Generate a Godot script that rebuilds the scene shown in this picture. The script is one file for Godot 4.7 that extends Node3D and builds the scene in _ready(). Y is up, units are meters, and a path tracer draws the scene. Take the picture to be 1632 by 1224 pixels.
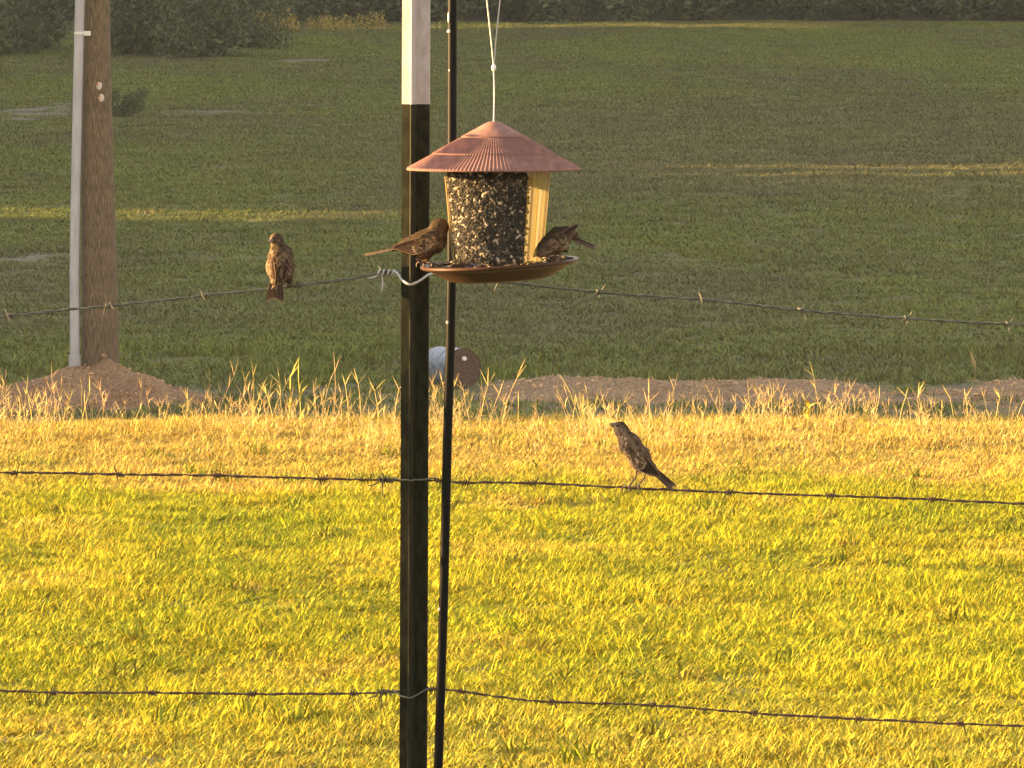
extends Node3D
# Bird feeder and four finches on a barbed wire fence, golden evening lawn and shaded field behind.

const F := 9600.0            # focal length in photograph pixels (1632 x 1224)
const CAM_H := 2.7           # eye height over the lawn (the ground under the fence is 1.15 higher)
const HORIZON := 60.0        # photograph row of the horizon
const SUN_EL := 9.0
const SUN_AZ := -5.0          # how far the sun stands to the camera's side of due left
var pitch := 0.0
var cam_basis := Basis()
var noise := FastNoiseLite.new()
var noise2 := FastNoiseLite.new()
var names := {}
var M := {}

# ------------------------------------------------------------------ small helpers
func rng_of(s: int) -> RandomNumberGenerator:
	var r := RandomNumberGenerator.new(); r.seed = s; return r

func numbered(called: String) -> String:
	var n: int = names.get(called, 0)
	names[called] = n + 1
	return called if n == 0 else "%s_%03d" % [called, n]

func tag(o: Node, label: String, category: String, group := "", kind := "") -> Node:
	if label: o.set_meta("label", label)
	if category: o.set_meta("category", category)
	if group: o.set_meta("group", group)
	if kind: o.set_meta("kind", kind)
	return o

func thing(called: String, at: Vector3, label: String, category: String, group := "") -> Node3D:
	var o := Node3D.new()
	o.name = numbered(called)
	add_child(o)
	o.position = at
	tag(o, label, category, group)
	return o

func obj(called: String, mesh: Mesh, m: Material, parent: Node = null, at := Vector3.ZERO) -> MeshInstance3D:
	var o := MeshInstance3D.new()
	o.mesh = mesh
	o.material_override = m
	o.cast_shadow = GeometryInstance3D.SHADOW_CASTING_SETTING_ON
	o.position = at
	if parent == null:
		o.name = numbered(called); add_child(o)
	else:
		o.name = called; parent.add_child(o, true)
	return o

func copy(o: Node3D, at: Vector3, label := "") -> Node3D:
	var c: Node3D = o.duplicate()
	var base: String = String(o.name).rstrip("0123456789").rstrip("_")
	c.name = numbered(base)
	add_child(c)
	c.position = at
	if label: c.set_meta("label", label)
	return c

# a photograph pixel at a distance straight ahead -> a point
func P(px: float, py: float, dist: float) -> Vector3:
	var v: Vector3 = cam_basis * Vector3((px - 816.0) / F, (612.0 - py) / F, -1.0)
	return Vector3(0, CAM_H, 0) + v * (dist / -v.z)

# a photograph pixel -> the ground it shows
func G(px: float, py: float) -> Vector3:
	var lo := 19.0
	var hi := 220.0
	for i in 300:
		var d := 19.0 + i * 0.5
		var p := P(px, py, d)
		if p.y < H(p.x, d):
			hi = d; lo = d - 0.5
			break
	for i in 14:
		var mid := (lo + hi) / 2
		var p := P(px, py, mid)
		if p.y < H(p.x, mid): hi = mid
		else: lo = mid
	var q := P(px, py, hi)
	return Vector3(q.x, H(q.x, hi), q.z)

const PROFILE := [[-60.0, 1.15], [10.0, 1.15], [19.0, 0.0], [47.0, 0.0], [54.0, 0.26], [60.0, 0.58], [70.0, 1.08], [90.0, 1.92], [110.0, 2.62], [120.0, 2.95], [135.0, 3.5], [300.0, 9.0]]
func prof(d: float) -> float:
	for i in range(1, PROFILE.size()):
		if d <= PROFILE[i][0]:
			var a = PROFILE[i - 1]
			var b = PROFILE[i]
			return lerpf(a[1], b[1], clampf((d - a[0]) / (b[0] - a[0]), 0, 1))
	return 9.0

func H(x: float, d: float) -> float:
	var h := (prof(d - 2.0) + prof(d) * 2.0 + prof(d + 2.0)) / 4.0
	if d > 15.0:
		var k := smoothstep(15.0, 22.0, d)
		h += noise.get_noise_2d(x * 0.9, d * 0.9) * 0.05 * k + noise2.get_noise_2d(x * 2.0, d * 2.0) * 0.018 * k
	return h

# ------------------------------------------------------------------ mesh helpers
func mb() -> SurfaceTool:
	var st := SurfaceTool.new(); st.begin(Mesh.PRIMITIVE_TRIANGLES); return st

func vtx(st: SurfaceTool, p: Vector3, n: Vector3, c := Color.WHITE, uv := Vector2.ZERO) -> void:
	st.set_color(c); st.set_normal(n); st.set_uv(uv); st.add_vertex(p)

func tri(st: SurfaceTool, a: Vector3, b: Vector3, c: Vector3, na: Vector3, nb: Vector3, nc: Vector3, ca := Color.WHITE, cb := Color.WHITE, cc := Color.WHITE) -> void:
	if (c - a).cross(b - a).dot(na + nb + nc) < 0.0:
		vtx(st, a, na, ca); vtx(st, c, nc, cc); vtx(st, b, nb, cb)
	else:
		vtx(st, a, na, ca); vtx(st, b, nb, cb); vtx(st, c, nc, cc)

func quad(st: SurfaceTool, p: Array, n: Array, c: Array) -> void:
	tri(st, p[0], p[1], p[2], n[0], n[1], n[2], c[0], c[1], c[2])
	tri(st, p[0], p[2], p[3], n[0], n[2], n[3], c[0], c[2], c[3])

func flat_quad(st: SurfaceTool, a: Vector3, b: Vector3, c: Vector3, d: Vector3, n: Vector3, col := Color.WHITE) -> void:
	quad(st, [a, b, c, d], [n, n, n, n], [col, col, col, col])

func tube(st: SurfaceTool, pts: Array, radii: Array, sides := 8, col := Color.WHITE, caps := true) -> void:
	var n := pts.size()
	var rings := []
	var up := Vector3.UP
	var t0: Vector3 = (pts[1] - pts[0]).normalized()
	if absf(t0.dot(up)) > 0.9: up = Vector3.RIGHT
	var side := t0.cross(up).normalized()
	for i in n:
		var t: Vector3 = (pts[mini(i + 1, n - 1)] - pts[maxi(i - 1, 0)]).normalized()
		side = (side - t * side.dot(t)).normalized()
		var other := t.cross(side)
		var ring := []
		for k in sides:
			var a := TAU * k / sides
			ring.append(side * cos(a) + other * sin(a))
		rings.append(ring)
	for i in n - 1:
		var r0: float = radii[i] if radii.size() > 1 else radii[0]
		var r1: float = radii[i + 1] if radii.size() > 1 else radii[0]
		for k in sides:
			var k2 := (k + 1) % sides
			var a: Vector3 = rings[i][k]
			var b: Vector3 = rings[i][k2]
			var c: Vector3 = rings[i + 1][k2]
			var d: Vector3 = rings[i + 1][k]
			quad(st, [pts[i] + a * r0, pts[i] + b * r0, pts[i + 1] + c * r1, pts[i + 1] + d * r1], [a, b, c, d], [col, col, col, col])
	if caps:
		for e in [0, n - 1]:
			var r: float = radii[e] if radii.size() > 1 else radii[0]
			var nn: Vector3 = (pts[0] - pts[1]).normalized() if e == 0 else (pts[n - 1] - pts[n - 2]).normalized()
			for k in sides:
				tri(st, pts[e], pts[e] + rings[e][k] * r, pts[e] + rings[e][(k + 1) % sides] * r, nn, nn, nn, col, col, col)

# profile: [radius, height]; sharp profile corners are kept by giving each band its own normals
func lathe(st: SurfaceTool, prof_pts: Array, segs := 48, col := Color.WHITE, a0 := 0.0, a1 := TAU, off := Vector3.ZERO) -> void:
	for i in prof_pts.size() - 1:
		var r0: float = prof_pts[i][0]
		var y0: float = prof_pts[i][1]
		var r1: float = prof_pts[i + 1][0]
		var y1: float = prof_pts[i + 1][1]
		var dn := Vector2(y1 - y0, -(r1 - r0)).normalized()
		for k in segs:
			var u := lerpf(a0, a1, float(k) / segs)
			var w := lerpf(a0, a1, float(k + 1) / segs)
			var du := Vector3(sin(u), 0, cos(u))
			var dw := Vector3(sin(w), 0, cos(w))
			var nu := (du * dn.x + Vector3.UP * dn.y).normalized()
			var nw := (dw * dn.x + Vector3.UP * dn.y).normalized()
			quad(st, [off + du * r0 + Vector3.UP * y0, off + dw * r0 + Vector3.UP * y0, off + dw * r1 + Vector3.UP * y1, off + du * r1 + Vector3.UP * y1], [nu, nw, nw, nu], [col, col, col, col])

func box(st: SurfaceTool, c: Vector3, s: Vector3, b := Basis(), col := Color.WHITE) -> void:
	var h := s / 2
	for ax in 3:
		for sg in [-1.0, 1.0]:
			var n := Vector3.ZERO; n[ax] = sg
			var u := Vector3.ZERO; u[(ax + 1) % 3] = h[(ax + 1) % 3]
			var w := Vector3.ZERO; w[(ax + 2) % 3] = h[(ax + 2) % 3]
			var o: Vector3 = n * h[ax]
			flat_quad(st, c + b * (o - u - w), c + b * (o + u - w), c + b * (o + u + w), c + b * (o - u + w), b * n, col)

func ellipsoid(st: SurfaceTool, c: Vector3, r: Vector3, segs := 12, rows := 8, col := Color.WHITE, b := Basis()) -> void:
	for i in rows:
		for k in segs:
			var ps := []
			var ns := []
			for q in [[i, k], [i, k + 1], [i + 1, k + 1], [i + 1, k]]:
				var th: float = PI * q[0] / rows
				var ph: float = TAU * q[1] / segs
				var d := Vector3(sin(th) * cos(ph), cos(th), sin(th) * sin(ph))
				ps.append(c + b * (d * r)); ns.append((b * (d / r)).normalized())
			quad(st, ps, ns, [col, col, col, col])

# ------------------------------------------------------------------ materials
func lin(r: float, g: float, b: float) -> Color:
	return Color(r, g, b).linear_to_srgb()

func mat(c: Color, rough := 0.8, metal := 0.0) -> StandardMaterial3D:
	var m := StandardMaterial3D.new()
	m.albedo_color = c.linear_to_srgb(); m.roughness = rough; m.metallic = metal
	return m

func vmat(rough := 0.85) -> StandardMaterial3D:
	var m := StandardMaterial3D.new()
	m.vertex_color_use_as_albedo = true; m.roughness = rough
	return m

func noise_tex(fr: float, lo: Color, hi: Color, s := 1, size := 512, normal := false, strength := 6.0) -> NoiseTexture2D:
	var t := NoiseTexture2D.new()
	var n := FastNoiseLite.new()
	n.seed = s; n.frequency = fr; n.noise_type = FastNoiseLite.TYPE_SIMPLEX; n.fractal_octaves = 5
	t.noise = n; t.width = size; t.height = size; t.seamless = true
	if normal:
		t.as_normal_map = true; t.bump_strength = strength
	else:
		var g := Gradient.new()
		g.set_color(0, lo); g.set_color(1, hi)
		t.color_ramp = g
	return t

func make_materials() -> void:
	M.grass = vmat(0.7); M.grass.metallic_specular = 0.2; M.grass.backlight = Color(0.9, 0.86, 0.5)
	M.field = vmat(0.8); M.field.metallic_specular = 0.2; M.field.backlight = Color(0.3, 0.3, 0.2)
	M.leaf = vmat(0.8); M.leaf.backlight = Color(0.25, 0.25, 0.15)
	M.ground = vmat(0.95)
	M.ground.albedo_texture = noise_tex(0.02, Color(0.62, 0.6, 0.56), Color(1, 1, 1), 5)
	M.ground.uv1_triplanar = true; M.ground.uv1_world_triplanar = true; M.ground.uv1_scale = Vector3(1.1, 1.1, 1.1)
	M.ground.normal_enabled = true; M.ground.normal_texture = noise_tex(0.03, Color.BLACK, Color.WHITE, 6, 512, true, 8.0)
	M.soil = vmat(0.95)
	M.soil.albedo_texture = noise_tex(0.03, Color(0.5, 0.48, 0.46), Color(1, 1, 1), 8)
	M.soil.uv1_triplanar = true; M.soil.uv1_world_triplanar = true; M.soil.uv1_scale = Vector3(1.7, 1.7, 1.7)
	M.soil.normal_enabled = true; M.soil.normal_texture = noise_tex(0.05, Color.BLACK, Color.WHITE, 9, 512, true, 10.0)
	M.bark = vmat(0.9)
	M.bark.albedo_texture = noise_tex(0.02, Color(0.5, 0.5, 0.5), Color(1, 1, 1), 12)
	M.bark.uv1_triplanar = true; M.bark.uv1_scale = Vector3(3, 0.6, 3)
	# round treated wood pole: long vertical grain
	M.wood = mat(Color(0.3, 0.225, 0.145), 0.9)
	M.wood.albedo_texture = noise_tex(0.035, Color(0.32, 0.3, 0.29), Color(1, 0.98, 0.95), 21)
	M.wood.uv1_triplanar = true; M.wood.uv1_scale = Vector3(7, 0.35, 7)
	M.wood.normal_enabled = true; M.wood.normal_texture = noise_tex(0.05, Color.BLACK, Color.WHITE, 22, 512, true, 9.0)
	M.conduit = mat(Color(0.42, 0.43, 0.47), 0.5)
	M.conduit.albedo_texture = noise_tex(0.01, Color(0.85, 0.85, 0.85), Color(1, 1, 1), 23)
	M.conduit.uv1_triplanar = true; M.conduit.uv1_scale = Vector3(2, 0.5, 2)
	M.post = mat(Color(0.03, 0.035, 0.018), 0.6); M.post.metallic_specular = 0.25
	M.post.albedo_texture = noise_tex(0.02, Color(0.5, 0.42, 0.32), Color(1, 1, 1), 31)
	M.post.uv1_triplanar = true; M.post.uv1_scale = Vector3(9, 3, 9)
	M.post_white = mat(Color(0.5, 0.475, 0.47), 0.6)
	M.post_white.albedo_texture = noise_tex(0.012, Color(0.85, 0.82, 0.8), Color(1, 1, 1), 32)
	M.post_white.uv1_triplanar = true; M.post_white.uv1_scale = Vector3(12, 4, 12)
	M.rod = mat(Color(0.006, 0.006, 0.006), 0.45); M.rod.metallic_specular = 0.2
	M.chip = mat(Color(0.75, 0.72, 0.66), 0.6)
	M.galv = mat(Color(0.4, 0.4, 0.37), 0.45, 0.5)
	M.wire_grey = mat(Color(0.1, 0.1, 0.078), 0.65, 0.2)
	M.wire_rust = mat(Color(0.1, 0.058, 0.034), 0.8, 0.1)
	M.roof = mat(Color(0.3, 0.145, 0.11), 0.8)
	M.roof.albedo_texture = noise_tex(0.012, Color(0.68, 0.68, 0.7), Color(1, 1, 1), 41)
	M.roof.uv1_triplanar = true; M.roof.uv1_scale = Vector3(9, 9, 9)
	M.tray = mat(Color(0.05, 0.023, 0.013), 0.4); M.tray.metallic_specular = 0.35
	M.clear = mat(Color(0.95, 0.93, 0.85), 0.06)
	M.clear.transparency = BaseMaterial3D.TRANSPARENCY_ALPHA; M.clear.albedo_color.a = 0.008; M.clear.metallic_specular = 0.15
	M.amber = vmat(0.3); M.amber.transparency = BaseMaterial3D.TRANSPARENCY_ALPHA; M.amber.albedo_color.a = 0.5
	M.amber.backlight = Color(0.5, 0.4, 0.15)
	M.seed_core = mat(Color(0.03, 0.027, 0.024), 0.95); M.seed_core.metallic_specular = 0.1
	M.seed = vmat(0.75); M.seed.metallic_specular = 0.2
	M.feather = vmat(0.9); M.feather.metallic_specular = 0.12
	M.beak = mat(Color(0.16, 0.13, 0.1), 0.5)
	M.leg = mat(Color(0.1, 0.06, 0.045), 0.6)
	M.eye = mat(Color(0.006, 0.005, 0.004), 0.1)
	M.drum = mat(Color(0.32, 0.37, 0.44), 0.45, 0.25)
	M.drum.albedo_texture = noise_tex(0.012, Color(0.6, 0.62, 0.66), Color(1, 1, 1), 51)
	M.drum.uv1_triplanar = true; M.drum.uv1_scale = Vector3(3, 3, 3)
	M.rust = mat(Color(0.15, 0.095, 0.065), 0.9)
	M.rust.albedo_texture = noise_tex(0.02, Color(0.55, 0.5, 0.5), Color(1, 1, 1), 52)
	M.rust.uv1_triplanar = true; M.rust.uv1_scale = Vector3(4, 4, 4)
	M.clod = vmat(0.95)
	M.straw = vmat(0.7); M.straw.backlight = Color(0.3, 0.28, 0.2)

# ------------------------------------------------------------------ ground
var patches := []   # bare patches: [centre x, centre d, rx, rd, colour]
func add_patch(px: float, py: float, rx: float, ry: float, c: Color) -> void:
	var g := G(px, py)
	var a := G(px, py - ry)
	var b := G(px, py + ry)
	patches.append([g.x, -g.z, rx / F * -g.z, maxf(absf(a.z - b.z) / 2, 0.3), c])

func bare_at(x: float, d: float) -> Array:
	var best := 0.0
	var col := Color.BLACK
	for p in patches:
		var k: float = 1.0 - Vector2((x - p[0]) / p[2], (d - p[1]) / p[3]).length() + noise2.get_noise_2d(x * 6, d * 3) * 0.5
		if k > best:
			best = k; col = p[4]
	return [clampf(best * 2.5, 0, 1), col]

func ground_colour(x: float, d: float) -> Color:
	var n := noise2.get_noise_2d(x * 1.5, d * 1.5) * 0.5 + 0.5
	var c := Color(0.26, 0.2, 0.06).lerp(Color(0.19, 0.155, 0.035), n)
	if d > 42.5:
		var g := Color(0.14, 0.14, 0.05).lerp(Color(0.16, 0.145, 0.065), n)
		c = c.lerp(g, smoothstep(42.5, 47.0, d + n))
	if d > 117:
		c = c.lerp(Color(0.13, 0.1, 0.065), smoothstep(119.0, 121.0, d + n * 3))
	var b := bare_at(x, d)
	return c.lerp(b[1], b[0])

func build_ground() -> void:
	var zs := []
	var d := -40.0
	while d < 300.0:
		zs.append(d)
		if d < 14: d += 2.0
		elif d < 50: d += 0.2
		elif d < 140: d += 0.5
		else: d += 20.0
	var xs := []
	var x := -90.0
	while x <= 90.0:
		xs.append(x)
		x += 0.3 if absf(x + 0.01) < 14.0 else 4.0
	var vs := PackedVector3Array()
	var cs := PackedColorArray()
	var ids := PackedInt32Array()
	var nx := xs.size()
	for dd in zs:
		for xx in xs:
			vs.append(Vector3(xx, H(xx, dd), -dd)); cs.append(ground_colour(xx, dd))
	for j in zs.size() - 1:
		for i in nx - 1:
			var a := j * nx + i
			ids.append_array([a, a + nx, a + 1, a + 1, a + nx, a + nx + 1])
	var st := SurfaceTool.new()
	var arr := []; arr.resize(Mesh.ARRAY_MAX)
	arr[Mesh.ARRAY_VERTEX] = vs; arr[Mesh.ARRAY_COLOR] = cs; arr[Mesh.ARRAY_INDEX] = ids
	var am := ArrayMesh.new(); am.add_surface_from_arrays(Mesh.PRIMITIVE_TRIANGLES, arr)
	st.create_from(am, 0); st.generate_normals()
	var g := obj("ground", st.commit(), M.ground)
	g.set_meta("kind", "structure")

# a heap of soil standing on the ground: height field over a rectangle, ending below the ground
func soil_sheet(called: String, x0: float, x1: float, d0: float, d1: float, step: float, height: Callable, c0: Color, c1: Color) -> void:
	var nx := int((x1 - x0) / step) + 1
	var nd := int((d1 - d0) / step) + 1
	var vs := PackedVector3Array()
	var cs := PackedColorArray()
	var ids := PackedInt32Array()
	for j in nd + 1:
		for i in nx + 1:
			var xx := x0 + i * step
			var dd := d0 + j * step
			vs.append(Vector3(xx, H(xx, dd) + height.call(xx, dd), -dd))
			cs.append(c0.lerp(c1, clampf(noise2.get_noise_2d(xx * 9, dd * 9) * 0.9 + 0.5, 0, 1)))
	for j in nd:
		for i in nx:
			var a := j * (nx + 1) + i
			ids.append_array([a, a + nx + 1, a + 1, a + 1, a + nx + 1, a + nx + 2])
	var arr := []; arr.resize(Mesh.ARRAY_MAX)
	arr[Mesh.ARRAY_VERTEX] = vs; arr[Mesh.ARRAY_COLOR] = cs; arr[Mesh.ARRAY_INDEX] = ids
	var am := ArrayMesh.new(); am.add_surface_from_arrays(Mesh.PRIMITIVE_TRIANGLES, arr)
	var st := SurfaceTool.new(); st.create_from(am, 0); st.generate_normals()
	obj(called, st.commit(), M.soil).set_meta("kind", "structure")

var pole_x := 0.0
func mound_h(x: float, d: float) -> float:
	var dx := x - pole_x - 0.06
	var q := Vector2(dx / (0.8 if dx > 0 else 1.2), (d - 44.75) / 1.05).length() + noise2.get_noise_2d(x * 5, d * 5) * 0.25
	return 0.33 * pow(maxf(1.0 - q * 0.8, 0.0), 1.3) - 0.03 + noise2.get_noise_2d(x * 12, d * 12) * 0.035 + noise.get_noise_2d(x * 60, d * 60) * 0.016

func strip_h(x: float, d: float) -> float:
	var c := 45.6 + noise.get_noise_2d(x * 3.0, 7.0) * 0.9
	var q := (d - c) / 1.6
	var k := smoothstep(-0.6, 0.3, x) * (1.0 - 0.55 * smoothstep(2.4, 2.9, x) * smoothstep(3.9, 3.3, x))
	return 0.1 * exp(-q * q) * k - 0.045 + noise2.get_noise_2d(x * 11, d * 11) * 0.035 + noise.get_noise_2d(x * 50, d * 50) * 0.02

# clods and chips of earth lying loose on the turned soil
func build_clods() -> void:
	var r := rng_of(31)
	var st := mb()
	for i in 4:
		for k in 6:
			var ps := []
			for q in [[i, k], [i, k + 1], [i + 1, k + 1], [i + 1, k]]:
				var th: float = PI * q[0] / 4.0
				var ph: float = TAU * (q[1] % 6) / 6.0
				var dv := Vector3(sin(th) * cos(ph), cos(th) * 0.7, sin(th) * sin(ph))
				ps.append(dv * (1.0 + noise.get_noise_3d(dv.x * 9, dv.y * 9, dv.z * 9) * 0.7))
			var n: Vector3 = (ps[2] - ps[0]).cross(ps[1] - ps[3])
			if n.length() < 1e-6: continue
			n = n.normalized()
			if n.dot(ps[0] + ps[2]) < 0: n = -n
			flat_quad(st, ps[0], ps[1], ps[2], ps[3], n)
	var mesh := st.commit()
	var xf := []
	var cols := []
	for i in 3600:
		var x := 0.0
		var d := 0.0
		var h := 0.0
		var tone := Color(0.4, 0.235, 0.12)
		if i < 1500:
			x = pole_x + r.randf_range(-1.4, 1.0); d = r.randf_range(43.6, 46.0); h = mound_h(x, d)
		else:
			x = r.randf_range(-0.6, 5.2); d = r.randf_range(43.6, 47.8); h = strip_h(x, d); tone = Color(0.46, 0.29, 0.15)
		if h < -0.004: continue
		var s := 0.004 + 0.013 * pow(r.randf(), 4)
		xf.append(Transform3D(Basis(Vector3(r.randf_range(-1, 1), r.randf_range(-1, 1), r.randf_range(-1, 1)).normalized(), r.randf() * TAU) * Basis.from_scale(Vector3(s * r.randf_range(0.8, 2.0), s, s)), Vector3(x, H(x, d) + h + s * 0.3, -d)))
		cols.append(tone * r.randf_range(0.75, 1.25))
	multi("soil_clods", mesh, M.clod, xf, cols, "loose reddish tan clods on the turned soil behind the lawn", "soil")

# ------------------------------------------------------------------ grass
func blade(st: SurfaceTool, root: Vector3, dir: float, length: float, width: float, lean: float, col: Color) -> void:
	var out := Vector3(cos(dir), 0, sin(dir))
	var side := Vector3(-sin(dir), 0, cos(dir))
	var pts := []
	for i in 4:
		var t := i / 3.0
		pts.append(root + out * (lean * length * t * t) + Vector3.UP * (length * t * (1.0 - 0.38 * lean * t)))
	var ws := [0.75, 1.0, 0.7, 0.0]
	for i in 3:
		var ax: Vector3 = (pts[i + 1] - pts[i]).normalized()
		var n := side.cross(ax).normalized()
		var a: Vector3 = pts[i] - side * width * ws[i] / 2
		var b: Vector3 = pts[i] + side * width * ws[i] / 2
		var c: Vector3 = pts[i + 1] + side * width * ws[i + 1] / 2
		var e: Vector3 = pts[i + 1] - side * width * ws[i + 1] / 2
		if i < 2: flat_quad(st, a, b, c, e, n, col)
		else: tri(st, a, b, pts[3], n, n, n, col, col, col)

func tuft_mesh(s: int, count: int, spread: float, len0: float, len1: float, width: float, lean0: float, lean1: float) -> ArrayMesh:
	var r := rng_of(s)
	var st := mb()
	for i in count:
		var a := r.randf() * TAU
		var q := sqrt(r.randf()) * spread
		var b := r.randf_range(0.7, 1.25)
		var tint := Color(b * r.randf_range(0.9, 1.15), b, b * r.randf_range(0.7, 1.2))
		blade(st, Vector3(cos(a) * q, -0.01, sin(a) * q), r.randf() * TAU, r.randf_range(len0, len1), width * r.randf_range(0.7, 1.3), r.randf_range(lean0, lean1), tint)
	return st.commit()

func multi(called: String, mesh: Mesh, m: Material, xf: Array, cols: Array, label: String, category: String) -> void:
	var mm := MultiMesh.new()
	mm.transform_format = MultiMesh.TRANSFORM_3D; mm.use_colors = true; mm.mesh = mesh; mm.instance_count = xf.size()
	for i in xf.size():
		mm.set_instance_transform(i, xf[i]); mm.set_instance_color(i, cols[i])
	var o := MultiMeshInstance3D.new()
	o.multimesh = mm; o.material_override = m; o.name = numbered(called)
	add_child(o)
	tag(o, label, category, "", "stuff")

func up_basis(r: RandomNumberGenerator, s: float, sy: float, tilt := 0.12) -> Basis:
	var b := Basis(Vector3.UP, r.randf() * TAU)
	b = Basis(Vector3(r.randf_range(-1, 1), 0, r.randf_range(-1, 1)).normalized(), r.randf() * tilt) * b
	return b * Basis.from_scale(Vector3(s, s * sy, s))

# a square of turf: many tufts in one mesh, blades spilling over the rim
func turf_mesh(s: int, size: float, tufts: int, count: int, spread: float, len0: float, len1: float, width: float, lean0: float, lean1: float, dead: float) -> ArrayMesh:
	var r := rng_of(s)
	var st := mb()
	for j in tufts:
		var c := Vector3(r.randf_range(-0.55, 0.55) * size, 0, r.randf_range(-0.55, 0.55) * size)
		var tb := r.randf_range(0.7, 1.3)
		var th := r.randf_range(0.7, 1.3)
		var warm := r.randf_range(0.85, 1.25)
		for i in count:
			var a := r.randf() * TAU
			var q := sqrt(r.randf()) * spread
			var b := tb * r.randf_range(0.65, 1.3)
			var tint := Color(b * warm, b, b * r.randf_range(0.7, 1.2))
			if r.randf() < dead: tint = Color(1.25, 1.0, 2.2) * b
			blade(st, c + Vector3(cos(a) * q, -0.015, sin(a) * q), r.randf() * TAU, th * r.randf_range(len0, len1), width * r.randf_range(0.7, 1.3), r.randf_range(lean0, lean1), tint)
	return st.commit()

func slope_basis(x: float, d: float, turn: float, s: Vector3) -> Basis:
	var e := 0.25
	var n := Vector3(H(x - e, d) - H(x + e, d), 2 * e, -(H(x, d - e) - H(x, d + e))).normalized()
	var fx := Vector3.RIGHT - n * n.x
	fx = fx.normalized()
	return Basis(fx, n, fx.cross(n)) * Basis(Vector3.UP, turn) * Basis.from_scale(s)

func lawn_colour(x: float, d: float) -> Color:
	var green := Color(0.265, 0.305, 0.01)
	var yellow := Color(0.46, 0.42, 0.02)
	var straw := Color(0.53, 0.4, 0.085)
	var n := noise.get_noise_2d(x * 5.0 + 40, d * 2.2) * 0.9 + noise2.get_noise_2d(x * 6, d * 3) * 0.35
	var dry := smoothstep(35.0, 38.5, d + n * 2.5) * 0.9 + smoothstep(0.2, 0.6, n) * 0.4 + smoothstep(25.0, 22.0, d + n * 3) * 0.3
	var c := green.lerp(yellow, clampf(0.5 + n * 0.7, 0, 1))
	return c.lerp(straw, clampf(dry, 0, 1))

func build_lawn() -> void:
	var r := rng_of(77)
	var kinds := []
	var size := 0.25
	var xfs := []
	var cols := []
	for k in 6:
		kinds.append(turf_mesh(100 + k, size, 19, 26, 0.07, 0.03, 0.08, 0.0054, 0.3, 1.15, 0.16))
		xfs.append([]); cols.append([])
	var d := 20.3
	while d < 42.2:
		var half := 0.0852 * d + 1.3
		var x := -half
		while x < half:
			var xx := x + r.randf_range(-0.06, 0.06)
			var dd := d + r.randf_range(-0.06, 0.06)
			var k := r.randi() % 6
			var s := r.randf_range(0.85, 1.2) * (1.0 + 0.6 * noise2.get_noise_2d(xx * 3.0 + 15, dd * 2.0))
			xfs[k].append(Transform3D(slope_basis(xx, dd, (r.randi() % 4) * PI / 2 + r.randf_range(-0.3, 0.3), Vector3(1.05, s * (1.25 if dd > 40.0 else 1.0), 1.05)), Vector3(xx, H(xx, dd), -dd)))
			cols[k].append(lawn_colour(xx, dd) * r.randf_range(0.9, 1.1))
			x += size
		d += size
	for k in 6:
		multi("lawn_grass", kinds[k], M.grass, xfs[k], cols[k], "sunlit yellow green lawn grass behind the fence", "grass")
	# broader-leaved clumps and a few tired brown ones break up the turf
	var xf := []
	var cl := []
	for i in 650:
		var dd := r.randf_range(20.5, 40.0)
		var xx := r.randf_range(-1, 1) * (0.0852 * dd + 1.0)
		if noise2.get_noise_2d(xx * 2.5 + 70, dd * 1.5) < 0.12: continue
		var s := r.randf_range(0.6, 1.25)
		xf.append(Transform3D(up_basis(r, s, r.randf_range(0.8, 1.2), 0.3), Vector3(xx, H(xx, dd), -dd)))
		cl.append(Color(0.2, 0.24, 0.012).lerp(Color(0.42, 0.3, 0.06), r.randf() * r.randf()) * r.randf_range(0.7, 1.1))
	multi("lawn_clumps", tuft_mesh(140, 22, 0.06, 0.06, 0.13, 0.009, 0.4, 1.2), M.grass, xf, cl, "coarse green clumps scattered in the sunlit lawn", "grass")

func field_colour(x: float, d: float) -> Color:
	var fresh := Color(0.165, 0.195, 0.042)
	var dull := Color(0.14, 0.148, 0.058)
	var brown := Color(0.165, 0.14, 0.078)
	var n := noise.get_noise_2d(x * 1.6 + 9, d * 0.7) + noise2.get_noise_2d(x * 3, d * 1.2) * 0.4
	var c := fresh.lerp(dull, clampf(0.5 + n * 0.9, 0, 1))
	# a drier, browner stretch in the middle of the slope and other dry patches
	var q := Vector2((x - 5.0) / 8.0, (d - 77.0) / 12.0).length()
	return c.lerp(brown, clampf(smoothstep(1.15, 0.5, q + n * 0.4) * 0.5 + smoothstep(0.25, 0.6, n) * 0.3, 0, 1))

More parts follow.
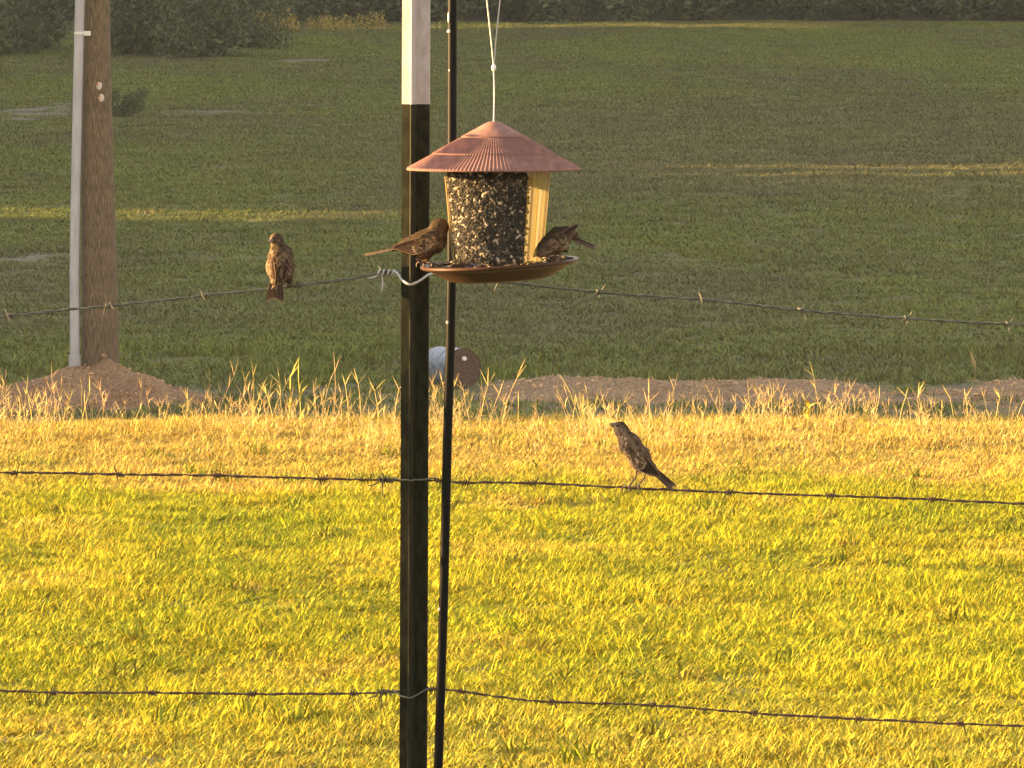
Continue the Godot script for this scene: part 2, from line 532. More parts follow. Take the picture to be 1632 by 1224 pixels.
func build_field() -> void:
	var r := rng_of(78)
	var kinds := []
	var xfs := []
	var cols := []
	for k in 3:
		kinds.append(tuft_mesh(200 + k, 26, 0.13, 0.025, 0.075, 0.008, 0.4, 1.2)); xfs.append([]); cols.append([])
	# single tufts round the turned soil and along the field's near edge
	var d := 42.2
	while d < 50.2:
		var half := 0.0852 * d + 1.6
		var row := 0.2
		for i in int(125.0 * half * 2 * row):
			var x := r.randf_range(-half, half)
			var dd := d + r.randf() * row
			if (strip_h(x, dd) > -0.012 or mound_h(x, dd) > -0.02) and r.randf() < 0.96: continue
			if dd < 46.5 and r.randf() < 0.5 + 0.5 * smoothstep(0.0, 0.3, noise2.get_noise_2d(x * 3, dd * 3)): continue
			var k := r.randi() % 3
			var s := r.randf_range(0.7, 1.25)
			var tall := r.randf_range(0.7, 1.2) * (1.0 + 1.2 * smoothstep(0.0, 0.5, noise2.get_noise_2d(x * 2.5, dd * 2.0)))
			xfs[k].append(Transform3D(up_basis(r, s, tall, 0.3), Vector3(x, H(x, dd), -dd)))
			cols[k].append(field_colour(x, dd) * r.randf_range(0.75, 1.2))
		d += row
	for k in 3:
		multi("verge_grass", kinds[k], M.field, xfs[k], cols[k], "green grass round the dirt strip behind the lawn", "grass")
	kinds = []; xfs = []; cols = []
	var size := 0.5
	for k in 6:
		kinds.append(turf_mesh(220 + k, size, 30, 40, 0.11, 0.025, 0.07, 0.0075, 0.45, 1.25, 0.1))
		xfs.append([]); cols.append([])
	d = 50.1
	while d < 121.5:
		var half := 0.0852 * d + 1.6
		var x := -half
		while x < half:
			var xx := x + r.randf_range(-0.12, 0.12)
			var dd := d + r.randf_range(-0.12, 0.12)
			var b: float = bare_at(xx, dd)[0]
			x += size
			if r.randf() < b * 0.55: continue
			var k := r.randi() % 6
			xfs[k].append(Transform3D(slope_basis(xx, dd, (r.randi() % 4) * PI / 2 + r.randf_range(-0.3, 0.3), Vector3(1.08, r.randf_range(0.8, 1.25) * (1.0 - 0.5 * b), 1.08)), Vector3(xx, H(xx, dd), -dd)))
			cols[k].append(field_colour(xx, dd) * r.randf_range(0.88, 1.12))
		d += size
	for k in 6:
		multi("field_grass", kinds[k], M.field, xfs[k], cols[k], "shaded green grass on the sloping field behind the lawn", "grass")
	# weeds and tussocks standing over the field, thicker towards the wood
	var xf := []
	var cl := []
	for i in 2400:
		var dd := r.randf_range(50.0, 121.0)
		var xx := r.randf_range(-1, 1) * (0.0852 * dd + 1.5)
		var n := noise2.get_noise_2d(xx * 1.2 + 30, dd * 0.5)
		var keep := 0.12 + smoothstep(0.05, 0.4, n) * 0.6
		if dd > 88 and xx < -1.5 - (118 - dd) * 0.12: keep = 0.95
		if r.randf() > keep: continue
		var s := r.randf_range(0.8, 1.5)
		xf.append(Transform3D(up_basis(r, s, r.randf_range(0.7, 1.3), 0.3), Vector3(xx, H(xx, dd), -dd)))
		cl.append(Color(0.12, 0.14, 0.045).lerp(Color(0.2, 0.175, 0.085), r.randf()) * r.randf_range(0.8, 1.2))
	multi("field_weeds", tuft_mesh(240, 30, 0.12, 0.04, 0.12, 0.007, 0.5, 1.2), M.field, xf, cl, "darker weeds and tussocks dotted over the sloping field", "weeds")

# ------------------------------------------------------------------ dry stalks
func stalk_mesh(s: int, h: float, heads: int, thick: float, col: Color, leafy := 0) -> ArrayMesh:
	var r := rng_of(s)
	var st := mb()
	var bend := Vector3(r.randf_range(-0.22, 0.22), 0, r.randf_range(-0.1, 0.1)) * h
	var pts := []
	for i in 6:
		var t := i / 5.0
		pts.append(Vector3.UP * (h * 0.78 * t - 0.02) + bend * t * t)
	tube(st, pts, [thick, thick, thick * 0.9, thick * 0.85, thick * 0.8, thick * 0.7], 4, col)
	var top: Vector3 = pts[5]
	for k in heads:
		var a := r.randf() * TAU
		var spread := 0.0 if heads == 1 else r.randf_range(0.35, 0.95)
		var dirv := (Vector3.UP + Vector3(cos(a), 0, sin(a) * 0.6) * spread).normalized()
		var L := h * r.randf_range(0.2, 0.34)
		tube(st, [top, top + dirv * L * 0.5, top + dirv * L + Vector3.DOWN * L * 0.05], [thick * 0.7, thick * 1.1, thick * 0.35], 4, col * 1.1)
	for k in leafy:
		var t := r.randf_range(0.15, 0.85)
		var p: Vector3 = pts[int(t * 5)]
		blade(st, p, r.randf() * TAU, h * r.randf_range(0.18, 0.3), thick * 4.5, r.randf_range(0.4, 1.0), col * r.randf_range(0.85, 1.1))
	return st.commit()

func build_stalks() -> void:
	# the ones that stand out singly: [pixel x, pixel y of the top, heads, radius mm, leaves]
	var list := [[462, 572, 2, 5.0, 9], [480, 574, 1, 4.0, 7], [556, 589, 2, 3.2, 2], [576, 586, 3, 3.0, 1], [604, 600, 3, 3.0, 2], [628, 598, 2, 3.2, 2],
		[437, 606, 3, 3.6, 2], [410, 622, 2, 3.0, 2], [130, 601, 1, 3.6, 1], [52, 606, 1, 3.2, 1], [65, 622, 2, 3.0, 2], [30, 628, 2, 3.0, 2],
		[140, 622, 1, 3.0, 1], [212, 636, 2, 2.8, 1], [800, 574, 3, 3.4, 1], [765, 588, 3, 3.0, 1], [780, 604, 2, 3.0, 1], [826, 620, 1, 3.2, 1],
		[928, 622, 2, 3.2, 1], [912, 630, 1, 3.0, 1], [968, 640, 2, 3.0, 2], [1036, 604, 1, 4.2, 0], [1062, 630, 2, 2.8, 1], [1182, 630, 2, 3.2, 2],
		[1225, 640, 1, 2.8, 1], [1330, 640, 1, 3.0, 1], [1395, 612, 1, 3.6, 1], [1432, 609, 2, 3.6, 0], [1470, 606, 3, 3.0, 0], [1522, 612, 2, 3.0, 2],
		[1544, 614, 2, 3.4, 4], [1586, 614, 4, 3.2, 0], [1618, 626, 2, 3.4, 3], [1500, 636, 1, 3.0, 2], [1124, 640, 2, 3.0, 2], [330, 640, 3, 3.0, 5]]
	var r := rng_of(5)
	for i in list.size():
		var e = list[i]
		var d := r.randf_range(40.7, 41.6)
		var p := P(e[0], 690, d)
		var top := P(e[0], e[1], d)
		var y := H(p.x, d)
		var tone := Color(0.5, 0.34, 0.12).lerp(Color(0.46, 0.42, 0.1), r.randf())
		if i < 2: tone = Color(0.4, 0.38, 0.06)
		var m := stalk_mesh(300 + i, top.y - y, e[2], e[3] * 0.00075, tone, e[4])
		var o := obj("grass_stalk", m, M.straw, null, Vector3(p.x, y, -d))
		tag(o, "tall leafy yellow green weed at the lawn's far edge" if i < 2 else "tall dry straw coloured grass stalk at the lawn's far edge", "weed" if i < 2 else "grass stalk", "leafy weeds at the lawn edge" if i < 2 else "dry stalks along the lawn edge")
	# the many in between
	for kind in 3:
		var xfs := []
		var cols := []
		var mesh := stalk_mesh(900 + kind, [0.3, 0.38, 0.26][kind], [3, 2, 4][kind], 0.0012, Color(1, 1, 1), [4, 3, 6][kind])
		for i in 750:
			var d := r.randf_range(38.6, 42.6)
			var half := 0.0852 * d + 1.0
			var x := r.randf_range(-half, half)
			var clump := noise2.get_noise_2d(x * 3.0, d * 1.5 + 50)
			if clump < 0.0 and r.randf() < 0.75: continue
			if x < -2.0 and x > -3.3 and r.randf() < 0.5: continue
			xfs.append(Transform3D(up_basis(r, r.randf_range(0.4, 0.95) * (1.0 + maxf(clump, 0)), r.randf_range(0.6, 1.15), 0.55), Vector3(x, H(x, d), -d)))
			cols.append(Color(0.55, 0.38, 0.14).lerp(Color(0.45, 0.4, 0.07), r.randf()).lerp(Color(0.5, 0.3, 0.2), r.randf() * 0.4))
		multi("dry_grass", mesh, M.straw, xfs, cols, "mass of short dry stalks fringing the lawn's far edge", "dry grass")
	# yellow leafy sprig and the tan reed head in the shade behind
	var g := P(1288, 690, 41.0)
	var sp := thing("yellow_sprig", Vector3(g.x, H(g.x, 41.0), -41.0), "small sprig with drooping bright yellow leaves at the lawn edge", "plant")
	var st := mb()
	tube(st, [Vector3(0, -0.02, 0), Vector3(0.005, 0.1, 0), Vector3(0.0, 0.17, 0)], [0.004, 0.0035, 0.003], 5, Color(0.3, 0.28, 0.06))
	obj("stem", st.commit(), M.straw, sp)
	for k in 7:
		st = mb()
		blade(st, Vector3.ZERO, k * 2.4, r.randf_range(0.07, 0.11), 0.03, 1.3, Color(0.62, 0.48, 0.05))
		obj("leaf", st.commit(), M.straw, sp, Vector3(0, 0.07 + k * 0.016, 0))
	g = G(1552, 600)
	var rd := thing("reed_head", g, "single tan seed head leaning over the shaded green grass", "grass stalk")
	st = mb()
	tube(st, [Vector3(0.02, -0.02, 0), Vector3(0.01, 0.06, 0)], [0.004, 0.004], 5, Color(0.25, 0.2, 0.09)); obj("stem", st.commit(), M.straw, rd)
	st = mb()
	tube(st, [Vector3(0.01, 0.06, 0), Vector3(-0.002, 0.11, 0), Vector3(-0.03, 0.2, 0)], [0.004, 0.018, 0.004], 7, Color(0.34, 0.24, 0.1)); obj("seed_head", st.commit(), M.straw, rd)

# ------------------------------------------------------------------ utility pole, conduit, drum
func build_pole() -> void:
	var D := 44.9
	var foot := P(160, 590, D)
	foot.y = H(foot.x, D)
	var root := thing("utility_pole", foot, "weathered brown round wooden pole standing in the red dirt mound", "pole")
	var pts := []
	var rad := []
	for e in [[160.5, 660, 31], [160.0, 580, 30.5], [158.5, 430, 28.5], [155.5, 300, 27], [154.5, 150, 23.5], [155.0, 0, 20.0], [155.2, -160, 18.5], [155.5, -900, 17.5]]:
		pts.append(P(e[0], e[1], D) - foot); rad.append(e[2] / F * D)
	var st := mb(); tube(st, pts, rad, 28); obj("shaft", st.commit(), M.wood, root)
	# two pale round tags nailed to the front
	for e in [[158, 137], [161.5, 156]]:
		var c := P(e[0], e[1], D - 0.115) - foot
		st = mb()
		ellipsoid(st, Vector3.ZERO, Vector3(0.022, 0.03, 0.008), 14, 8)
		obj("pale_knob", st.commit(), M.knob, root, c)
		st = mb()
		box(st, Vector3(-0.012, 0.012, 0.006), Vector3(0.012, 0.02, 0.006), Basis(Vector3.FORWARD, 0.5)); obj("nail", st.commit(), M.knob_orange, root, c)
	var c0 := P(119.5, 590, D - 0.12)
	c0.y = H(c0.x, D - 0.12)
	var cr := thing("conduit", c0, "pale grey plastic conduit pipe running up beside the wooden pole", "pipe")
	pts = []; rad = []
	for e in [[119.0, 640], [119.3, 590], [118.5, 430], [120.5, 300], [124.5, 120], [127.3, 0], [131, -160], [140, -850]]:
		pts.append(P(e[0], e[1], D - 0.12) - c0); rad.append(7.6 / F * D)
	st = mb(); tube(st, pts, rad, 20); obj("pipe", st.commit(), M.conduit, cr)
	st = mb(); tube(st, [P(119.2, 600, D - 0.12) - c0, P(119.2, 566, D - 0.12) - c0], [9.6 / F * D], 20); obj("coupling", st.commit(), M.conduit, cr)
	st = mb()
	var s0 := P(126.3, 53, D - 0.12) - c0
	tube(st, [s0 + Vector3.DOWN * 0.008, s0 + Vector3.UP * 0.012], [8.6 / F * D], 20)
	box(st, s0 + Vector3(0.06, 0, 0.0), Vector3(0.05, 0.034, 0.006))
	obj("strap", st.commit(), M.strap, cr)

func build_drum() -> void:
	var D := 46.0
	var c := P(737, 589, D)
	var R := 33.0 / F * D
	var y := H(c.x, D)
	c.y = y + R * 0.96
	var root := thing("drum", Vector3(c.x, y, c.z), "blue grey metal drum lying on its side with a rusty brown end", "drum")
	var b := Basis(Vector3.UP, deg_to_rad(27)) * Basis(Vector3.RIGHT, PI / 2)   # local +y becomes the drum's front end
	var ctr := Vector3(0, R * 0.96, 0)
	var st := mb()
	lathe(st, [[R * 0.93, -0.42], [R * 0.95, -0.4], [R * 0.95, -0.16], [R * 0.985, -0.15], [R * 0.95, -0.14], [R * 0.97, 0.0]], 40)
	lathe(st, [[R * 0.93, -0.42], [0.0, -0.42]], 40)
	var o := obj("shell", st.commit(), M.drum, root, ctr); o.basis = b
	st = mb()
	lathe(st, [[R * 0.97, 0.0], [R * 0.985, 0.004], [R * 0.985, 0.012], [R * 0.955, 0.012], [R * 0.954, 0.004], [R * 0.7, 0.008], [R * 0.66, 0.002], [0.0, 0.004]], 40)
	o = obj("end_plate", st.commit(), M.rust, root, ctr); o.basis = b
	st = mb(); lathe(st, [[0.018, 0.004], [0.018, 0.018], [0.014, 0.022], [0.0, 0.022]], 14, Color.WHITE, 0, TAU, Vector3(0.01, 0, -0.075))
	o = obj("bung_cap", st.commit(), M.chip, root, ctr); o.basis = b

# ------------------------------------------------------------------ fence
func post_section(st: SurfaceTool, p0: Vector3, p1: Vector3, rot: float, taper := 1.0) -> void:
	# T section: flange across, stem towards the camera with a rounded lip
	var out := [Vector2(-0.019, -0.0015), Vector2(-0.0185, -0.003), Vector2(0.0185, -0.003), Vector2(0.019, -0.0015), Vector2(0.0185, 0.0005), Vector2(0.004, 0.002), Vector2(0.0024, 0.004),
		Vector2(0.0021, 0.027), Vector2(0.0015, 0.0288), Vector2(0.0, 0.0295), Vector2(-0.0015, 0.0288), Vector2(-0.0021, 0.027), Vector2(-0.0024, 0.004), Vector2(-0.004, 0.002), Vector2(-0.0185, 0.0005)]
	var b := Basis(Vector3.UP, rot)
	for i in out.size():
		var a: Vector2 = out[i]
		var c: Vector2 = out[(i + 1) % out.size()]
		var va := b * Vector3(a.x, 0, a.y)
		var vc := b * Vector3(c.x, 0, c.y)
		var e := c - a
		var n := b * Vector3(e.y, 0, -e.x).normalized()
		if n.dot(va + vc - b * Vector3(0, 0, 0.002)) < 0 and absf(e.y) < absf(e.x): n = b * Vector3(0, 0, 1) if a.y > -0.001 else b * Vector3(0, 0, -1)
		elif n.dot(b * Vector3(a.x + c.x, 0, 0)) < 0: n = -n
		flat_quad(st, p0 + va, p0 + vc, p1 + vc, p1 + va, n)

const FD := 7.98
func build_post() -> void:
	var foot := P(656, 1925, FD)
	foot.y = H(foot.x, FD)
	var root := thing("fence_post", foot, "dark green steel T post with a white painted top", "fence post")
	var rot := deg_to_rad(-11)
	var a := P(655.0, 2020, FD) - foot
	var b := P(662.5, 166, FD) - foot
	var c := P(663.2, -34, FD) - foot
	var st := mb(); post_section(st, a, b, rot); obj("shaft", st.commit(), M.post, root)
	st = mb(); post_section(st, b, c, rot)
	box(st, c + Vector3(0, 0.0008, 0.0), Vector3(0.036, 0.0016, 0.003), Basis(Vector3.UP, rot))
	obj("painted_top", st.commit(), M.post_white, root)
	# studs on the far face of the flange
	for k in 26:
		st = mb()
		var p := a.lerp(c, 0.1 + k * 0.034)
		box(st, Vector3.ZERO, Vector3(0.01, 0.006, 0.006))
		var o := obj("stud", st.commit(), M.post if p.y < b.y else M.post_white, root, p + Basis(Vector3.UP, rot) * Vector3(0, 0, -0.006)); o.rotation.y = rot

func smooth_path(px: Array, depth: float, step := 0.005) -> Array:
	var cv := Curve3D.new()
	for i in px.size():
		var p := P(px[i][0], px[i][1], depth)
		var q0 := P(px[maxi(i - 1, 0)][0], px[maxi(i - 1, 0)][1], depth)
		var q1 := P(px[mini(i + 1, px.size() - 1)][0], px[mini(i + 1, px.size() - 1)][1], depth)
		cv.add_point(p, (q0 - q1) / 6.0, (q1 - q0) / 6.0)
	cv.bake_interval = 0.004
	var L := cv.get_baked_length()
	var pts := []
	var n := int(L / step)
	for i in n + 1:
		pts.append(cv.sample_baked(L * i / n))
	return pts

func barb_mesh(s: int) -> ArrayMesh:
	var r := rng_of(s)
	var st := mb()
	var pts := []
	for i in 25:
		var t := i / 24.0
		var a := t * TAU * 2.6
		pts.append(Vector3((t - 0.5) * 0.011, cos(a) * 0.0042, sin(a) * 0.0042))
	tube(st, pts, [0.0012], 5)
	for e in 2:
		var p: Vector3 = pts[0] if e == 0 else pts[24]
		var q: Vector3 = pts[3] if e == 0 else pts[21]
		var t: Vector3 = Vector3(0, (p - q).y, (p - q).z).normalized()
		var dirv := (t + Vector3(-0.35 if e == 0 else 0.35, 0, 0)).normalized()
		tube(st, [p, p + dirv * 0.006, p + dirv * r.randf_range(0.012, 0.016)], [0.0012, 0.0012, 0.0003], 5)
		tube(st, [q, q - dirv * r.randf_range(0.009, 0.013)], [0.0012, 0.0003], 5)
	return st.commit()

func build_wire(px: Array, barbs: Array, m: Material, label: String, s: int) -> void:
	var r := rng_of(s)
	var pts := smooth_path(px, FD + 0.006)
	var mid: Vector3 = P(px[0][0], px[0][1], FD + 0.006)
	var root := thing("barbed_wire", mid, label, "barbed wire", "barbed wires of the fence")
	for k in 2:
		var sp := []
		for i in pts.size():
			var a := i * 0.005 / 0.055 * TAU + k * PI + noise2.get_noise_1d(i * 1.3 + s) * 2.0
			sp.append(pts[i] - mid + Vector3(0, cos(a), sin(a)) * 0.00095 + Vector3.UP * noise.get_noise_1d(i * 2.0 + s * 50) * 0.0012)
		var st := mb(); tube(st, sp, [0.00105], 5); obj("strand", st.commit(), m, root)
	var variants := [barb_mesh(s), barb_mesh(s + 1), barb_mesh(s + 2)]
	for b in barbs:
		var best := 0
		var want := P(b, 500, FD + 0.006).x
		for i in pts.size():
			if absf(pts[i].x - want) < absf(pts[best].x - want): best = i
		var t: Vector3 = (pts[mini(best + 2, pts.size() - 1)] - pts[maxi(best - 2, 0)]).normalized()
		var o := obj("barb", variants[r.randi() % 3], m, root, pts[best] - mid)
		var z := t.cross(Vector3.UP).normalized()
		o.basis = Basis(t, r.randf() * TAU) * Basis(t, z.cross(t), z) * Basis.from_scale(Vector3.ONE * 0.78)

func build_clip(left: Vector2, low: Vector2, right: Vector2, m: Material, label: String, thick: float) -> void:
	var a := P(left.x, left.y, FD + 0.006)
	var root := thing("wire_clip", a, label, "wire clip")
	var z := FD - 0.0315
	var pts := []
	for e in [[left.x + 6, left.y - 1, FD - 0.004], [left.x + 13, lerpf(left.y, low.y, 0.2), FD - 0.012], [lerpf(left.x, low.x, 0.55), lerpf(left.y, low.y, 0.62), z + 0.008], [low.x - 6, low.y - 2, z], [low.x, low.y, z - 0.001], [low.x + 6, low.y - 2, z], [lerpf(low.x, right.x, 0.5), lerpf(low.y, right.y, 0.42), z + 0.008], [right.x - 2, right.y + 1, FD - 0.01], [right.x + 6, right.y - 1, FD + 0.002], [right.x + 12, right.y, FD + 0.006]]:
		pts.append(P(e[0], e[1], e[2]) - a)
	var cv := Curve3D.new()
	for i in pts.size():
		var t: Vector3 = (pts[mini(i + 1, pts.size() - 1)] - pts[maxi(i - 1, 0)]) / 6.0
		cv.add_point(pts[i], -t, t)
	var fine := []
	for i in 41: fine.append(cv.sample_baked(cv.get_baked_length() * i / 40.0))
	var st := mb(); tube(st, fine, [thick], 7); obj("loop", st.commit(), m, root)
	# its end is wound round the fence wire
	st = mb()
	var coil := []
	var e0: Vector3 = fine[0]
	for i in 43:
		var t := i / 42.0
		coil.append(e0 + Vector3(-t * 0.022, 0, 0) + Vector3(0, cos(t * TAU * 3.5) * 0.004 - 0.003, sin(t * TAU * 3.5) * 0.004 - 0.006))
	coil.append(coil[42] + Vector3(-0.006, -0.002, 0.003)); coil.append(coil[42] + Vector3(-0.012, -0.003, 0.006))
	tube(st, coil, [thick * 0.8], 6)
	tube(st, [coil[30], coil[30] + Vector3(0.001, -0.012, 0.003), coil[30] + Vector3(-0.001, -0.019, 0.004)], [thick * 0.8, thick * 0.8, thick * 0.6], 6)
	obj("winding", st.commit(), m, root)

func build_rod() -> void:
	var D := 7.93
	var foot := P(677, 1936, D)
	foot.y = H(foot.x, D)
	var root := thing("feeder_pole", foot, "thin black metal feeder pole leaning beside the steel post", "pole")
	var pts := []
	for e in [[676, 1990], [680, 1800], [688, 1500], [698.5, 1224], [707, 960], [713, 700], [717.5, 560], [719.5, 440], [720.5, 200], [721, 0], [721, -300]]:
		pts.append(P(e[0], e[1], D) - foot)
	var top: Vector3 = pts[pts.size() - 1]
	var tip := P(787, -66, 7.78) - foot
	# crook: over the top and down to the feeder's loop
	var hd := Vector3(tip.x - top.x, 0, tip.z - top.z)
	for i in range(1, 13):
		var a := PI * i / 12.0
		pts.append(top + hd * (0.5 - 0.5 * cos(a)) + Vector3.UP * sin(a) * 0.09)
	pts.append(Vector3(tip.x, top.y - 0.06, tip.z))
	pts.append(tip + Vector3(0, 0.02, 0)); pts.append(tip + hd * 0.03 + Vector3(0, 0.0, 0)); pts.append(tip + hd * 0.12 + Vector3(0, 0.0, 0)); pts.append(tip + hd * 0.18 + Vector3(0, 0.025, 0))
	var st := mb(); tube(st, pts, [0.0062], 14); obj("shaft", st.commit(), M.rod, root)
	# scuffed spots where the black paint has come off
	for e in [[715.5, 50, 3.0, 3.0], [715.0, 28, 1.6, 9.0], [713.2, 514, 2.4, 3.0], [699.8, 971, 1.8, 3.0], [716, 112, 1.2, 2.0]]:
		st = mb()
		ellipsoid(st, Vector3.ZERO, Vector3(e[2] / 1210.0, e[3] / 1210.0, 0.0012), 10, 6)
		obj("bare_spot", st.commit(), M.chip, root, P(e[0], e[1], D - 0.0048) - foot)

# ------------------------------------------------------------------ feeder
const BD := 7.78
func build_feeder() -> void:
	var S := F / BD
	var c0 := P(789, 425, BD)
	var root := thing("bird_feeder", c0, "hanging seed feeder with a terracotta ribbed cone roof and round brown tray", "bird feeder")
	# roof: three tiers of fluted cone
	var st := mb()
	var apex := P(787, 193, BD) - c0
	var prof_r := [[0.0, 0.0], [0.006, -0.0006], [0.0125, -0.0035], [0.042, -0.0198], [0.0422, -0.0206], [0.0416, -0.0208], [0.079, -0.0414], [0.0792, -0.0423], [0.0785, -0.0425], [0.1115, -0.0603], [0.113, -0.0618], [0.1122, -0.0632], [0.108, -0.0627], [0.06, -0.045], [0.0, -0.03]]
	var rows := []
	for i in prof_r.size() - 1:
		var n := 5 if i in [2, 5, 8] else 1
		for k in n: rows.append([lerpf(prof_r[i][0], prof_r[i + 1][0], float(k) / n), lerpf(prof_r[i][1], prof_r[i + 1][1], float(k) / n), i])
	rows.append([0.0, -0.03, 13])
	var segs := 132 * 4
	var gr := func(j: int, k: int) -> Vector3:
		var q = rows[j]
		var a := TAU * k / segs
		var rr: float = q[0]
		var flute := 0.0
		if rr > 0.03 and q[2] >= 2 and q[2] < 10:
			flute = (absf(float(k % 4) - 2.0) - 1.0) * 0.001 * smoothstep(0.03, 0.055, rr)
		return Vector3(sin(a) * rr, q[1] + flute, cos(a) * rr)
	for j in rows.size() - 1:
		for k in segs:
			var p0: Vector3 = gr.call(j, k)
			var p1: Vector3 = gr.call(j, (k + 1) % segs)
			var p2: Vector3 = gr.call(j + 1, (k + 1) % segs)
			var p3: Vector3 = gr.call(j + 1, k)
			var nn := (p2 - p0).cross(p1 - p3)
			if nn.length() < 1e-12: continue
			nn = nn.normalized()
			var outward := Vector3(p0.x, 0, p0.z).normalized() * 0.5 + (Vector3.UP if rows[j][2] < 10 else Vector3.DOWN)
			if rows[j][2] in [3, 4, 6, 7, 10]: outward = Vector3(p2.x, 0, p2.z)
			if nn.dot(outward) < 0: nn = -nn
			flat_quad(st, p0, p1, p2, p3, nn)
	obj("roof", st.commit(), M.roof, root, apex)
	# clear hopper
	var top := P(790, 268, BD) - c0
	var bot := P(792, 418, BD) - c0
	var hgt := top.y - bot.y + 0.004
	st = mb()
	lathe(st, [[0.0575, 0.0], [0.069, hgt]], 64, Color.WHITE, deg_to_rad(-80), deg_to_rad(36), Vector3.ZERO)
	var o := obj("clear_wall", st.commit(), M.clear, root, bot)
	st = mb()
	lathe(st, [[0.0575, 0.0], [0.069, hgt], [0.067, hgt], [0.0555, 0.0]], 10, Color(0.42, 0.28, 0.08), deg_to_rad(-98), deg_to_rad(-80))
	obj("wall_seam", st.commit(), M.amber, root, bot)
	# amber side wall with shallow vertical flutes
	st = mb()
	var na := 72
	for k in na:
		var ps := []
		for q in [[k, 0], [k + 1, 0], [k + 1, 1], [k, 1]]:
			var a: float = deg_to_rad(lerpf(36.0, 262.0, float(q[0]) / na))
			var rr: float = (0.0575 if q[1] == 0 else 0.069) + sin(q[0] * 1.1) * 0.0011 + sin(q[0] * 0.37) * 0.0012
			ps.append(Vector3(sin(a) * rr, hgt * q[1], cos(a) * rr))
		var nn: Vector3 = (ps[2] - ps[0]).cross(ps[1] - ps[3]).normalized()
		if nn.dot(ps[0]) < 0: nn = -nn
		flat_quad(st, ps[0], ps[1], ps[2], ps[3], nn, Color(0.5, 0.36, 0.065).lerp(Color(0.22, 0.13, 0.04), clampf(noise2.get_noise_1d(k * 1.9) * 1.3 + 0.35, 0, 1)))
	obj("amber_wall", st.commit(), M.amber, root, bot)
	# seed fill
	st = mb(); ellipsoid(st, Vector3.ZERO, Vector3(0.0028, 0.0062, 0.0018), 7, 5)
	var seed_m := st.commit()
	var r := rng_of(12)
	var mm := MultiMesh.new()
	mm.transform_format = MultiMesh.TRANSFORM_3D; mm.use_colors = true; mm.mesh = seed_m; mm.instance_count = 9500
	for i in 9500:
		var t := r.randf()
		if t > 0.92: t *= 0.9
		var a := deg_to_rad(r.randf_range(-92, 42))
		var rr := lerpf(0.0555, 0.067, t) - 0.0035 - r.randf() * (0.0035 if i < 2600 else 0.03)
		var b := Basis(Vector3(r.randf_range(-1, 1), r.randf_range(-1, 1), r.randf_range(-1, 1)).normalized(), r.randf() * TAU)
		mm.set_instance_transform(i, Transform3D(Basis(Vector3.UP, a) * b * Basis.from_scale(Vector3.ONE * r.randf_range(0.6, 1.05)), Vector3(sin(a) * rr, t * hgt * 0.96 + 0.003, cos(a) * rr)))
		var u := r.randf()
		var col := Color(0.025, 0.023, 0.021)
		if u > 0.6: col = Color(0.06, 0.052, 0.042)
		if u > 0.82: col = Color(0.17, 0.14, 0.105)
		if u > 0.93: col = Color(0.4, 0.34, 0.26)
		mm.set_instance_color(i, col)
	var mi := MultiMeshInstance3D.new()
	mi.multimesh = mm; mi.material_override = M.seed; mi.name = "seeds"; mi.position = bot; mi.set_meta("kind", "stuff")
	root.add_child(mi)
	# tray, hanging a little askew
	st = mb()
	lathe(st, [[0.0, -0.0225], [0.055, -0.0225], [0.066, -0.02], [0.09, -0.0065], [0.1, -0.0035], [0.1025, -0.0015], [0.1025, 0.0008], [0.1005, 0.0018], [0.098, 0.0008], [0.088, -0.003], [0.064, -0.0155], [0.054, -0.0185], [0.0, -0.0185]], 96)
	o = obj("tray", st.commit(), M.tray, root, P(796, 419, BD) - c0)
	o.basis = Basis(Vector3.FORWARD, deg_to_rad(-3.3)) * Basis(Vector3.RIGHT, deg_to_rad(1.3))
	# seeds lying in the tray
	mm = MultiMesh.new()
	mm.transform_format = MultiMesh.TRANSFORM_3D; mm.use_colors = true; mm.mesh = seed_m; mm.instance_count = 420
	for i in 420:
		var a := r.randf() * TAU
		var rr := r.randf_range(0.056, 0.093)
		var y := lerpf(-0.013, 0.0005, (rr - 0.056) / 0.037)
		mm.set_instance_transform(i, Transform3D(Basis(Vector3.UP, r.randf() * TAU) * Basis(Vector3.RIGHT, PI / 2 + r.randf_range(-0.4, 0.4)) * Basis.from_scale(Vector3.ONE * r.randf_range(0.6, 1.0)), Vector3(sin(a) * rr, y, cos(a) * rr)))
		mm.set_instance_color(i, Color(0.03, 0.027, 0.024) if r.randf() < 0.65 else Color(0.35, 0.29, 0.2))
	var mj := MultiMeshInstance3D.new()
	mj.multimesh = mm; mj.material_override = M.seed; mj.name = "spilled_seeds"; mj.set_meta("kind", "stuff")
	o.add_child(mj)
	# hanging wire: one strand, a crimp bead, then a loop over the hook
	st = mb()
	var bead := P(787, 108, BD) - c0
	tube(st, [apex + Vector3(0, -0.004, 0), bead.lerp(apex, 0.5) + Vector3(0.0007, 0, 0), bead], [0.001], 6)
	var lp := [bead, P(783, 65, BD) - c0, P(776, 0, BD) - c0, P(771, -48, BD) - c0]
	for k in range(1, 8):
		var a := PI * k / 8.0
		lp.append(P(787 - 16 * cos(a), -52 - 18 * sin(a), BD) - c0)
	lp.append(P(803, -48, BD) - c0); lp.append(P(797, 0, BD) - c0); lp.append(P(790, 65, BD) - c0); lp.append(bead)
	tube(st, lp, [0.001], 6)
	obj("hanging_wire", st.commit(), M.galv, root)
	st = mb(); ellipsoid(st, Vector3.ZERO, Vector3(0.003, 0.005, 0.003), 12, 8); obj("crimp_bead", st.commit(), M.chip, root, bead)

